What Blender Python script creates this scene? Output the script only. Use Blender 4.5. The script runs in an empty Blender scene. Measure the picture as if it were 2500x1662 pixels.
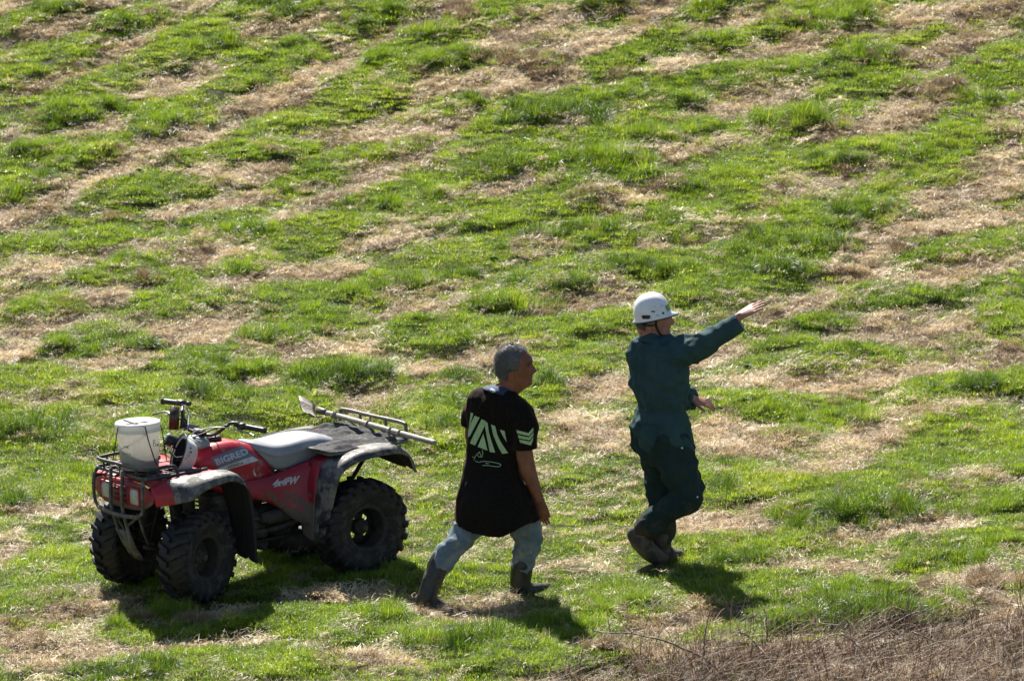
import bpy, bmesh, math, random
import numpy as np
from mathutils import Vector, Matrix, Euler
from mathutils.bvhtree import BVHTree

S = bpy.context.scene
COL = S.collection
rng = np.random.default_rng(7)
random.seed(7)

# ------------------------------------------------------------------ camera, sky, sun, exposure
CAM = np.array([0.0, -31.0, 8.0])
PITCH = math.radians(11.7)
FPX = 12320.0                       # focal length in pixels of a 2500 px wide frame
cd = bpy.data.cameras.new('camera'); cam = bpy.data.objects.new('camera', cd); COL.objects.link(cam)
cam.location = CAM; cam.rotation_euler = (math.pi/2 - PITCH, 0, 0)
cd.sensor_width = 36.0; cd.lens = FPX/2500*36.0; cd.clip_start = 1.0; cd.clip_end = 2000.0
cd.dof.use_dof = True; cd.dof.focus_distance = 31.6; cd.dof.aperture_fstop = 9.0
S.camera = cam
SUN_EL, SUN_AZ = math.radians(44.5), math.atan2(0.96, -0.28)     # direction TO the sun: behind and left
sun_dir = Vector((math.cos(SUN_EL)*math.cos(SUN_AZ), math.cos(SUN_EL)*math.sin(SUN_AZ), math.sin(SUN_EL)))
w = bpy.data.worlds.new('World'); S.world = w; w.use_nodes = True
nt = w.node_tree; bg = nt.nodes['Background']; sky = nt.nodes.new('ShaderNodeTexSky')
sky.sky_type = 'NISHITA'; sky.sun_disc = False; sky.sun_elevation = SUN_EL
sky.sun_rotation = math.pi/2 - SUN_AZ
sky.altitude = 50; sky.air_density = 1.0; sky.dust_density = 0.6; sky.ozone_density = 1.0
nt.links.new(sky.outputs[0], bg.inputs[0]); bg.inputs[1].default_value = 0.05
sl = bpy.data.lights.new('sun', 'SUN'); so = bpy.data.objects.new('sun', sl); COL.objects.link(so)
sl.energy = 5.0; sl.angle = math.radians(0.53); sl.color = (1.0, 0.95, 0.86)
so.rotation_euler = sun_dir.to_track_quat('Z', 'Y').to_euler()
S.view_settings.view_transform = 'Standard'; S.view_settings.look = 'None'
S.view_settings.exposure = 1.36; S.view_settings.gamma = 1.0
try: S.view_settings.use_curve_mapping = False
except Exception: pass

# ------------------------------------------------------------------ measuring helpers
FWD = np.array([0, math.cos(PITCH), -math.sin(PITCH)]); UP = np.array([0, math.sin(PITCH), math.cos(PITCH)]); RIGHT = np.array([1.0, 0, 0])
def gz(x, y):
    """base height of the hillside"""
    x = np.asarray(x, float); y = np.asarray(y, float)
    xs = 12*np.tanh(x/12)
    yy = np.clip(y, 0, 17); q = 0.0103*yy**2
    q = q + np.clip(y-17, 0, 60)*0.35
    q = q + np.where(y < 0, 0.0, 0.0) + np.clip(-y-4, 0, 200)*0.02
    return 0.046*xs + q
def ray(px, py):
    d = FWD + RIGHT*(px-1250)/FPX + UP*(831-py)/FPX
    return d/np.linalg.norm(d)
def at(px, py, y):
    """point of the sight line through (px, py) that lies at depth y"""
    d = ray(px, py); t = (y-CAM[1])/d[1]
    return CAM + d*t
def hit(px, py):
    d = ray(px, py); a, b = 20.0, 75.0
    for _ in range(40):
        m = (a+b)/2; p = CAM+d*m
        if p[2] < gz(p[0], p[1]): b = m
        else: a = m
    return CAM+d*a
PX = 1/385.0

# ------------------------------------------------------------------ noise
_perm = np.random.default_rng(3).permutation(512).astype(np.int64); _perm = np.concatenate([_perm, _perm])
_val = np.random.default_rng(5).uniform(-1, 1, 1024)
def vnoise(x, y, z=0.0):
    x = np.asarray(x, float); y = np.asarray(y, float); z = np.asarray(z, float)+np.zeros_like(x)
    xi = np.floor(x).astype(int); yi = np.floor(y).astype(int); zi = np.floor(z).astype(int)
    fx = x-xi; fy = y-yi; fz = z-zi
    fx = fx*fx*(3-2*fx); fy = fy*fy*(3-2*fy); fz = fz*fz*(3-2*fz)
    def h(a, b, c): return _val[_perm[(_perm[(_perm[a & 511]+b) & 511]+c) & 511]]
    r = 0
    for dz in (0, 1):
        wz = fz if dz else 1-fz
        for dy in (0, 1):
            wy = fy if dy else 1-fy
            r = r + wz*wy*(h(xi, yi+dy, zi+dz)*(1-fx) + h(xi+1, yi+dy, zi+dz)*fx)
    return r
def fbm(x, y, z=0.0, o=4):
    r = 0; a = 1.0; s = 0; f = 1.0
    for i in range(o):
        r = r + a*vnoise(np.asarray(x)*f+17*i, np.asarray(y)*f-9*i, np.asarray(z)*f+5*i); s += a; a *= .5; f *= 2
    return r/s
def sstep(a, b, x):
    t = np.clip((x-a)/(b-a), 0, 1); return t*t*(3-2*t)

# ------------------------------------------------------------------ materials
def sock(n, *names):
    for k in names:
        if k in n.inputs: return n.inputs[k]
def mat(name, col, rough=0.6, col2=None, scale=8.0, detail=4.0, lo=0.4, hi=0.6, metal=0.0, spec=0.5, bump=0.0, bscale=60.0,
        mud=None, mudcol=(0.16, 0.125, 0.09), mudamt=0.5, mudscale=9.0, coat=0.0, trans=0.0, wearz=None, sheen=None):
    m = bpy.data.materials.new(name); m.use_nodes = True; N = m.node_tree.nodes; Lk = m.node_tree.links
    b = N['Principled BSDF']
    b.inputs['Base Color'].default_value = (*col, 1); b.inputs['Roughness'].default_value = rough; b.inputs['Metallic'].default_value = metal
    sock(b, 'Specular IOR Level', 'Specular').default_value = spec
    if sheen:
        b.inputs['Sheen Weight'].default_value = sheen[0]; b.inputs['Sheen Tint'].default_value = (*sheen[1], 1); b.inputs['Sheen Roughness'].default_value = .4
    if coat: b.inputs['Coat Weight'].default_value = coat
    tc = N.new('ShaderNodeTexCoord'); out = None
    def noise(sc, det=4.0, ro=0.6):
        n = N.new('ShaderNodeTexNoise'); n.inputs['Scale'].default_value = sc; n.inputs['Detail'].default_value = det
        n.inputs['Roughness'].default_value = ro; Lk.new(tc.outputs['Object'], n.inputs['Vector']); return n
    def ramp(src, a, c):
        r = N.new('ShaderNodeMapRange'); r.inputs['From Min'].default_value = a; r.inputs['From Max'].default_value = c
        Lk.new(src, r.inputs['Value']); return r.outputs['Result']
    def mix(f, a, c):
        x = N.new('ShaderNodeMix'); x.data_type = 'RGBA'
        Lk.new(f, x.inputs[0])
        for s_, v in ((x.inputs[6], a), (x.inputs[7], c)):
            if isinstance(v, tuple): s_.default_value = (*v, 1)
            else: Lk.new(v, s_)
        return x.outputs[2]
    cur = col
    if col2 is not None:
        cur = mix(ramp(noise(scale, detail).outputs['Fac'], lo, hi), col, col2)
    if mud is not None:
        f = ramp(noise(mudscale, 8.0, 0.65).outputs['Fac'], mudamt-0.04, mudamt+0.05)
        if wearz is not None:      # more dirt low down: mud thrown up from the ground, fixed to the thing
            sp = N.new('ShaderNodeSeparateXYZ'); Lk.new(tc.outputs['Object'], sp.inputs[0])
            g = ramp(sp.outputs[wearz[0]], wearz[1], wearz[2])
            ad = N.new('ShaderNodeMath'); ad.operation = 'ADD'; Lk.new(noise(mudscale, 8.0, 0.65).outputs['Fac'], ad.inputs[0]); Lk.new(g, ad.inputs[1])
            f = ramp(ad.outputs[0], mudamt-0.04+0.5, mudamt+0.06+0.5)
        mc = mix(ramp(noise(mudscale*5, 6.0).outputs['Fac'], .3, .7), mudcol, tuple(c*1.6 for c in mudcol))
        cur = mix(f, cur, mc)
        rr = N.new('ShaderNodeMapRange'); rr.inputs['To Min'].default_value = rough; rr.inputs['To Max'].default_value = 0.85
        Lk.new(f, rr.inputs['Value']); Lk.new(rr.outputs['Result'], b.inputs['Roughness'])
    if not isinstance(cur, tuple): Lk.new(cur, b.inputs['Base Color'])
    if bump:
        bn = noise(bscale, 5.0); bp = N.new('ShaderNodeBump'); bp.inputs['Strength'].default_value = bump; bp.inputs['Distance'].default_value = 0.004
        Lk.new(bn.outputs['Fac'], bp.inputs['Height']); Lk.new(bp.outputs['Normal'], b.inputs['Normal'])
    if trans:
        tr = N.new('ShaderNodeBsdfTranslucent'); ms = N.new('ShaderNodeMixShader'); ms.inputs[0].default_value = trans
        if isinstance(cur, tuple): tr.inputs[0].default_value = (*cur, 1)
        else: Lk.new(cur, tr.inputs[0])
        o = N['Material Output']; Lk.new(b.outputs[0], ms.inputs[1]); Lk.new(tr.outputs[0], ms.inputs[2]); Lk.new(ms.outputs[0], o.inputs['Surface'])
    return m

def blade_mat(name, ramp_cols, tr_gain, trans=0.5, rough=0.35, spec=0.5, tint2=None):
    """leaf blades: colour by the tint carried by each clump and by a random value per blade (vertex attribute)"""
    m = bpy.data.materials.new(name); m.use_nodes = True; N = m.node_tree.nodes; Lk = m.node_tree.links
    b = N['Principled BSDF']; b.inputs['Roughness'].default_value = rough; sock(b, 'Specular IOR Level').default_value = spec
    a1 = N.new('ShaderNodeAttribute'); a1.attribute_type = 'INSTANCER'; a1.attribute_name = 'tint'
    a2 = N.new('ShaderNodeAttribute'); a2.attribute_type = 'GEOMETRY'; a2.attribute_name = 'bl'
    ad = N.new('ShaderNodeMath'); ad.operation = 'ADD'; Lk.new(a1.outputs['Fac'], ad.inputs[0]); Lk.new(a2.outputs['Fac'], ad.inputs[1])
    cr = N.new('ShaderNodeValToRGB'); el = cr.color_ramp.elements
    while len(el) > 1: el.remove(el[-1])
    for i, (p, c) in enumerate(ramp_cols):
        e = el[0] if i == 0 else el.new(p); e.position = p; e.color = (*c, 1)
    Lk.new(ad.outputs[0], cr.inputs[0]); Lk.new(cr.outputs[0], b.inputs['Base Color'])
    tr = N.new('ShaderNodeBsdfTranslucent'); mx = N.new('ShaderNodeMix'); mx.data_type = 'RGBA'; mx.blend_type = 'MULTIPLY'; mx.inputs[0].default_value = 1
    Lk.new(cr.outputs[0], mx.inputs[6]); mx.inputs[7].default_value = (*tr_gain, 1); Lk.new(mx.outputs[2], tr.inputs[0])
    ms = N.new('ShaderNodeMixShader'); ms.inputs[0].default_value = trans
    Lk.new(b.outputs[0], ms.inputs[1]); Lk.new(tr.outputs[0], ms.inputs[2]); Lk.new(ms.outputs[0], N['Material Output'].inputs['Surface'])
    return m

# ------------------------------------------------------------------ object helpers
def link(name, me, m=None, parent=None, smooth=False):
    o = bpy.data.objects.new(name, me); COL.objects.link(o)
    if m is not None: me.materials.append(m)
    if parent is not None: o.parent = parent
    if smooth:
        me.polygons.foreach_set('use_smooth', np.ones(len(me.polygons), bool))
    return o
def mesh(name, v, f):
    me = bpy.data.meshes.new(name); me.from_pydata([tuple(p) for p in np.asarray(v, float)], [], [tuple(int(i) for i in q) for q in f]); me.update(); return me
def obj(name, geo, m=None, parent=None, smooth=True, **kw):
    me = geo if isinstance(geo, bpy.types.Mesh) else mesh(name, *geo)
    o = link(name, me, m, parent, smooth)
    for k, v in kw.items(): o[k] = v
    return o
def empty(name, label, cat, M=None, group=None):
    o = bpy.data.objects.new(name, None); COL.objects.link(o); o.empty_display_size = 0.1
    if M is not None: o.matrix_world = M
    o['label'] = label; o['category'] = cat
    if group: o['group'] = group
    return o
def join(*gs):
    V, Fc, n = [], [], 0
    for v, f in gs:
        v = np.asarray(v, float); V.append(v); Fc += [tuple(i+n for i in q) for q in f]; n += len(v)
    return np.concatenate(V), Fc
def xf(g, M):
    M = np.asarray(M, float); v = np.asarray(g[0], float)
    return v@M[:3, :3].T + M[:3, 3], g[1]
def mirror_y(g):
    v = np.array(g[0], float); v[:, 1] *= -1; return v, [tuple(reversed(q)) for q in g[1]]
def rings(R, cap=True):
    """R: list of (n,3) arrays"""
    R = [np.asarray(r, float) for r in R]; n = len(R[0]); V = np.concatenate(R); Fc = []
    for i in range(len(R)-1):
        a, b = i*n, (i+1)*n
        for j in range(n):
            k = (j+1) % n; Fc.append((a+j, a+k, b+k, b+j))
    if cap:
        Fc.append(tuple(range(n-1, -1, -1))); Fc.append(tuple(range((len(R)-1)*n, len(R)*n)))
    return V, Fc
def catmull(P, k=4):
    P = np.asarray(P, float)
    if len(P) < 3 or k <= 1: return P
    Q = np.vstack([2*P[0]-P[1], P, 2*P[-1]-P[-2]]); out = []
    for i in range(1, len(Q)-2):
        p0, p1, p2, p3 = Q[i-1], Q[i], Q[i+1], Q[i+2]
        for t in np.arange(k)/k:
            out.append(.5*(2*p1+(p2-p0)*t+(2*p0-5*p1+4*p2-p3)*t*t+(3*p1-p0-3*p2+p3)*t**3))
    out.append(P[-1]); return np.array(out)
def tube(path, r, n=10, k=4, ref=(0, 0, 1), cap=True, flat=None, rnd=False):
    """path Nx3, r scalar, N, or Nx2 (first along ref-ish axis)"""
    path = np.asarray(path, float); N0 = len(path)
    r = np.asarray(r, float)
    if r.ndim == 0: r = np.full((N0, 2), float(r))
    elif r.ndim == 1: r = np.stack([r, r], 1) if len(r) == N0 else np.tile(r, (N0, 1))
    PR = catmull(np.hstack([path, r]), k); P = PR[:, :3]; r = np.maximum(PR[:, 3:], 1e-4)
    if rnd:
        e = []
        for (c, d, rr) in ((P[0], P[0]-P[1], r[0]), (P[-1], P[-1]-P[-2], r[-1])):
            d = d/np.linalg.norm(d); e.append([(c+d*rr.mean()*math.sin(a), rr*math.cos(a)) for a in (.5, .95, 1.3, 1.5)])
        P = np.vstack([[q[0] for q in e[0][::-1]], P, [q[0] for q in e[1]]]); r = np.vstack([[q[1] for q in e[0][::-1]], r, [q[1] for q in e[1]]])
    T = np.gradient(P, axis=0); T /= np.linalg.norm(T, axis=1)[:, None]+1e-12
    ref = np.asarray(ref, float); R = []
    u = ref-T[0]*(ref@T[0])
    if np.linalg.norm(u) < 1e-3: u = np.array([1.0, 0, 0])-T[0]*T[0][0]
    a = np.arange(n)/n*2*math.pi
    for i in range(len(P)):
        u = u-T[i]*(u@T[i]); u /= np.linalg.norm(u)+1e-12; v = np.cross(T[i], u)
        R.append(P[i]+np.outer(np.cos(a)*r[i, 0], u)+np.outer(np.sin(a)*r[i, 1], v))
    return rings(R, cap)
def box(c, s, bev=0.0, M=None):
    """bevelled box as an 8-sided rounded prism"""
    x, y, z = np.array(s, float)/2; b = min(bev, x*.9, y*.9, z*.9)
    if b <= 0:
        v = np.array([(i, j, k) for i in (-x, x) for j in (-y, y) for k in (-z, z)]); f = [(0, 1, 3, 2), (4, 6, 7, 5), (0, 4, 5, 1), (2, 3, 7, 6), (0, 2, 6, 4), (1, 5, 7, 3)]
        g = (v, f)
    else:
        def ring(zz, i): return np.array([(x-i, y-i-b, zz), (x-i-b, y-i, zz), (-x+i+b, y-i, zz), (-x+i, y-i-b, zz), (-x+i, -y+i+b, zz), (-x+i+b, -y+i, zz), (x-i-b, -y+i, zz), (x-i, -y+i+b, zz)])
        g = rings([ring(-z, b), ring(-z+b, 0), ring(z-b, 0), ring(z, b)])
    if M is not None: g = xf(g, np.array(M))
    return np.asarray(g[0])+np.array(c, float), g[1]
def rotm(rx=0, ry=0, rz=0, t=(0, 0, 0)):
    M = Euler((rx, ry, rz)).to_matrix().to_4x4(); M.translation = Vector(t); return np.array(M)
def revolve(prof, n=32, axis='y', cap=False):
    """prof list of (radius, along)"""
    a = np.arange(n)/n*2*math.pi; R = []
    for r, h in prof:
        if axis == 'y': R.append(np.stack([np.cos(a)*r, np.full(n, h), np.sin(a)*r], 1))
        else: R.append(np.stack([np.cos(a)*r, np.sin(a)*r, np.full(n, h)], 1))
    return rings(R, cap)
def grid(rows):
    rows = [np.asarray(r, float) for r in rows]; n = len(rows[0]); V = np.concatenate(rows); f = []
    for i in range(len(rows)-1):
        for j in range(n-1): f.append((i*n+j, i*n+j+1, (i+1)*n+j+1, (i+1)*n+j))
    return V, f
def ellipsoid(c, r, n=16, k=10, M=None):
    R = []
    a = np.arange(n)/n*2*math.pi
    for i in range(1, k):
        p = math.pi*i/k; R.append(np.stack([np.cos(a)*math.sin(p)*r[0], np.sin(a)*math.sin(p)*r[1], np.full(n, -math.cos(p)*r[2])], 1))
    g = rings(R)
    if M is not None: g = xf(g, M)
    return np.asarray(g[0])+np.array(c, float), g[1]
def evalmods(me, mods):
    o = bpy.data.objects.new('temp', me); COL.objects.link(o)
    for t, kw in mods:
        md = o.modifiers.new(t, t)
        for k, v in kw.items(): setattr(md, k, v)
    bpy.context.view_layer.update(); dg = bpy.context.evaluated_depsgraph_get()
    r = bpy.data.meshes.new_from_object(o.evaluated_get(dg)); bpy.data.objects.remove(o)
    return r
def weld(gs, voxel=0.008, smooth=4, name='body', fac=0.5):
    """unite overlapping closed lofts into one continuous skin"""
    me = mesh(name, *join(*gs))
    r = evalmods(me, [('REMESH', dict(mode='VOXEL', voxel_size=voxel, use_smooth_shade=True)), ('SMOOTH', dict(iterations=smooth, factor=fac))])
    r.name = name; return r
def thick(g, t=0.005, name='shell', sub=0, off=-1.0):
    me = mesh(name, *g) if not isinstance(g, bpy.types.Mesh) else g
    mods = []
    if sub: mods.append(('SUBSURF', dict(levels=sub, render_levels=sub)))
    mods.append(('SOLIDIFY', dict(thickness=t, offset=off)))
    r = evalmods(me, mods); r.name = name; return r
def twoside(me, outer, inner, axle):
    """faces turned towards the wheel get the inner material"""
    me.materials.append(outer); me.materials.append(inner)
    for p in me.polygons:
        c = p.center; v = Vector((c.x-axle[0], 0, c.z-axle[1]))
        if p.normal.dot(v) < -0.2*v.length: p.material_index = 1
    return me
def subsurf(g, lv=2, name='m'):
    r = evalmods(mesh(name, *g), [('SUBSURF', dict(levels=lv, render_levels=lv))]); r.name = name; return r
def displace(me, fn):
    n = len(me.vertices); co = np.empty(n*3); me.vertices.foreach_get('co', co); co = co.reshape(-1, 3)
    no = np.empty(n*3); me.vertices.foreach_get('normal', no); no = no.reshape(-1, 3)
    co = co+no*np.asarray(fn(co, no))[:, None]
    ed = np.empty(len(me.edges)*2, np.int32); me.edges.foreach_get('vertices', ed); ed = ed.reshape(-1, 2)
    cnt = np.bincount(ed.ravel(), minlength=n).astype(float)[:, None]
    for _ in range(3):        # take the needle points off the creases
        acc = np.zeros_like(co); np.add.at(acc, ed[:, 0], co[ed[:, 1]]); np.add.at(acc, ed[:, 1], co[ed[:, 0]])
        co = co*.5+.5*acc/np.maximum(cnt, 1)
    me.vertices.foreach_set('co', co.ravel()); me.update(); return me
# ground trodden short under wheels and boots: x, y, radius
PRESS = [(-2.46, .31, .10), (-1.44, 1.06, .10), (-1.97, -.33, .10), (-.96, .38, .10), (-.50, -.52, .20), (-.44, -.62, .16), (.13, -.24, .17), (.22, -.16, .13), (.90, .28, .17), (1.0, .40, .13), (.86, .16, .12)]
# ------------------------------------------------------------------ where the green and the straw patches lie
# each: tile, x, y, half length, half height, tilt (measured on the photograph, then laid on the real hillside)
TILES = {1: (0, 0), 2: (830, 0), 3: (1660, 0), 4: (0, 550), 5: (830, 550), 6: (1660, 550), 7: (0, 1102), 8: (1660, 1102), 9: (830, 1380)}
GREEN = {1: [(300,130,330,60,12),(40,230,110,50,5),(900,140,250,80,15),(400,380,350,90,15),(150,520,200,70,15),(650,600,220,60,8),(600,750,300,80,15),(1300,320,350,120,12),(1900,80,330,100,5),(1850,430,400,110,15),(2250,250,150,80,5),(1500,620,350,80,18),(1150,800,330,130,18),(1800,900,300,60,8),(2300,650,120,100,5),(400,1080,450,120,12),(150,1290,300,80,15),(950,1340,350,90,8),(1700,1060,500,60,5),(1500,1520,300,50,8),(2250,1150,150,80,5)],
2: [(250,100,300,120,5),(450,400,280,130,12),(700,430,300,60,10),(1080,130,330,90,12),(200,600,250,130,15),(700,780,300,50,10),(300,1040,330,60,5),(1450,820,350,130,15),(1000,1120,600,130,15),(1800,950,500,130,20),(500,1330,450,90,15),(2150,650,300,150,20),(2100,330,350,80,20),(1850,1120,350,110,15),(2000,1260,350,50,10),(1100,1480,800,80,8),(1450,1380,300,80,15),(2200,1480,250,80,10),(1800,30,200,50,5),(650,1480,300,80,8)],
3: [(180,100,150,80,5),(400,60,250,60,10),(750,130,250,90,20),(1080,140,200,90,12),(280,320,250,80,10),(500,240,300,60,15),(750,500,350,100,8),(200,600,350,110,15),(1250,450,300,120,10),(1250,600,350,80,5),(1100,800,250,60,5),(600,900,350,110,10),(2100,550,330,150,15),(2100,750,300,100,15),(2000,950,350,100,12),(400,1150,450,100,15),(1200,1080,400,80,12),(1700,1200,450,120,12),(300,1400,500,130,10),(1100,1420,600,110,12),(1350,1500,250,60,5),(1400,320,250,70,5),(1700,230,150,60,10),(2200,400,200,80,15),(100,880,200,70,10)],
4: [(500,130,450,60,3),(1500,100,400,80,8),(1950,180,350,120,15),(1750,320,350,60,8),(950,290,170,50,5),(1000,370,350,60,0),(300,570,250,80,5),(1300,520,400,110,0),(2000,500,350,100,0),(1200,600,300,70,5),(600,810,280,70,8),(900,840,150,70,0),(1850,780,200,80,0),(2100,680,350,80,0),(1500,980,500,100,0),(2200,1000,250,100,0),(200,1100,350,80,0),(900,1150,500,80,3),(1400,1230,400,120,0),(300,1400,500,150,0),(1000,1480,500,120,0),(2000,1250,300,120,0),(2200,20,250,60,0)],
5: [(100,20,250,60,5),(950,230,600,110,8),(1400,130,600,100,8),(1500,380,400,110,8),(450,420,500,110,8),(1050,520,300,110,5),(2050,60,350,80,5),(2100,280,350,90,8),(700,760,550,90,5),(1600,700,400,60,5),(1500,950,300,100,5),(1900,640,200,50,3),(150,1050,250,100,0),(750,1250,450,120,0),(1350,1130,200,80,0),(650,1420,250,90,0)],
6: [(250,30,350,70,5),(800,200,350,150,5),(350,250,400,100,5),(400,430,400,90,5),(600,80,150,50,5),(1450,500,380,70,5),(2000,180,400,80,10),(2100,430,300,80,5),(1000,680,250,50,0),(1000,930,500,80,3),(700,1280,600,90,0),(1150,1330,250,60,0),(1900,1160,500,80,5),(1950,1430,400,130,5),(850,1430,200,100,0),(2250,650,200,100,3),(700,830,250,50,3)],
7: [(300,250,350,200,0),(200,600,400,100,0),(400,850,350,200,0),(150,1000,250,150,5),(1100,1230,250,70,0),(2000,1200,350,80,0),(1700,1480,700,80,0),(1800,760,150,60,0),(1500,900,700,120,0),(2300,1250,200,90,0)],
8: [(450,200,400,120,0),(1900,80,450,110,5),(1500,300,500,90,5),(1200,400,450,90,5),(2150,380,250,60,5),(300,670,500,80,5),(700,620,250,80,5),(1700,700,500,90,8),(2200,620,180,100,5),(700,1000,350,120,0),(1200,980,300,80,3),(1300,1100,300,100,0),(1900,1130,150,50,0),(850,1170,300,80,0),(300,1300,200,60,0),(150,950,250,150,0)],
9: [(1000,150,350,70,0),(250,420,500,90,0),(950,510,500,80,0),(1500,480,300,70,0),(1900,300,500,120,0),(1250,680,500,70,0),(1700,150,350,80,0),(300,100,500,80,0)]}
STRAW = {1: [(80,60,130,60,10),(330,220,300,60,15),(700,60,150,40,10),(900,330,250,60,15),(350,570,250,50,12),(1300,560,280,90,12),(950,640,250,40,5),(2000,180,350,60,10),(2280,420,180,90,15),(2150,530,300,60,20),(1950,680,330,80,15),(1620,780,120,40,5),(1350,950,330,80,15),(650,900,200,70,10),(130,940,150,30,5),(900,1080,250,60,15),(750,1200,400,90,15),(300,1370,420,100,15),(1650,1200,300,80,5),(2100,960,200,40,5),(2320,900,60,40,5),(1350,1450,330,70,10),(1680,1370,200,50,12),(2200,1420,200,60,10),(2050,1500,200,50,10),(100,1500,200,60,5),(1250,1010,200,40,5),(1200,60,250,40,10)],
2: [(700,110,250,90,15),(550,230,350,50,10),(1350,170,350,70,15),(1150,300,250,60,15),(1800,300,350,80,10),(1300,600,360,110,8),(700,590,350,60,10),(500,900,560,110,10),(330,1170,450,90,10),(1700,850,250,70,15),(1100,1330,420,80,12),(2200,1090,250,60,8),(1850,1400,250,60,8),(2150,1350,150,70,20),(2250,500,200,70,15),(80,430,120,70,20),(50,1320,200,60,8),(2200,50,200,60,8),(600,1560,300,30,5),(300,210,150,30,5)],
3: [(400,150,350,70,15),(800,320,350,80,15),(1150,240,200,50,10),(450,700,400,80,12),(100,450,150,60,15),(1500,200,250,90,25),(2000,80,450,110,15),(1900,330,400,70,20),(1600,400,200,60,10),(1650,730,300,110,20),(1250,900,400,60,12),(2250,900,180,120,30),(2200,1080,200,80,20),(250,1010,350,60,12),(950,1300,450,90,12),(800,1370,300,60,10),(2000,1300,400,110,15),(2000,1500,400,70,10),(1450,1540,200,40,8)],
4: [(800,210,600,60,5),(200,330,250,40,5),(1450,230,350,70,3),(1950,380,500,70,10),(800,470,330,60,5),(60,490,130,60,0),(350,700,350,90,5),(1350,690,500,70,5),(1300,770,400,50,0),(100,880,200,80,5),(720,990,330,80,5),(2100,880,350,70,5),(300,1220,350,50,3),(700,1350,250,50,5),(1820,1110,150,30,0)],
5: [(400,80,400,80,8),(1350,180,250,70,10),(600,500,420,60,8),(600,600,350,50,5),(120,860,200,80,0),(1500,560,280,70,8),(1800,460,250,80,8),(900,920,500,80,8),(350,1170,420,60,8),(1200,830,250,60,5),(1780,1130,280,90,5),(1450,1320,200,50,3),(1650,1440,350,110,0),(2250,150,180,50,5)],
6: [(350,80,330,60,8),(1350,80,250,110,15),(1700,40,400,50,10),(1250,220,200,90,15),(1150,350,280,60,8),(2000,320,450,90,15),(850,570,350,70,10),(1650,690,480,80,3),(1500,790,450,60,0),(250,880,300,70,15),(1000,1060,650,80,3),(2150,960,400,90,5),(350,1400,380,50,0),(1600,1320,450,60,5),(1350,1450,280,80,3),(500,1520,350,60,0),(1200,1520,200,50,0)],
7: [(300,430,350,50,5),(50,700,120,70,0),(550,1050,350,70,-3),(300,1110,150,60,0),(150,1290,250,90,0),(600,1370,650,70,0),(1500,1370,500,50,0),(1450,1200,300,60,0),(2150,1030,300,60,3),(2250,1480,130,40,0),(300,1450,300,60,0)],
8: [(1000,140,420,80,10),(350,500,420,90,3),(2000,230,380,80,10),(1500,540,480,60,5),(1000,830,430,70,5),(150,1170,200,80,0),(2000,970,380,120,5),(1400,1450,1100,140,0),(250,1400,300,60,0),(2100,1200,350,150,0)],
9: [(150,250,400,50,0),(950,330,450,90,0),(250,690,400,60,3),(1600,60,300,40,0),(2000,600,500,70,0),(2200,420,200,60,5)]}
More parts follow.
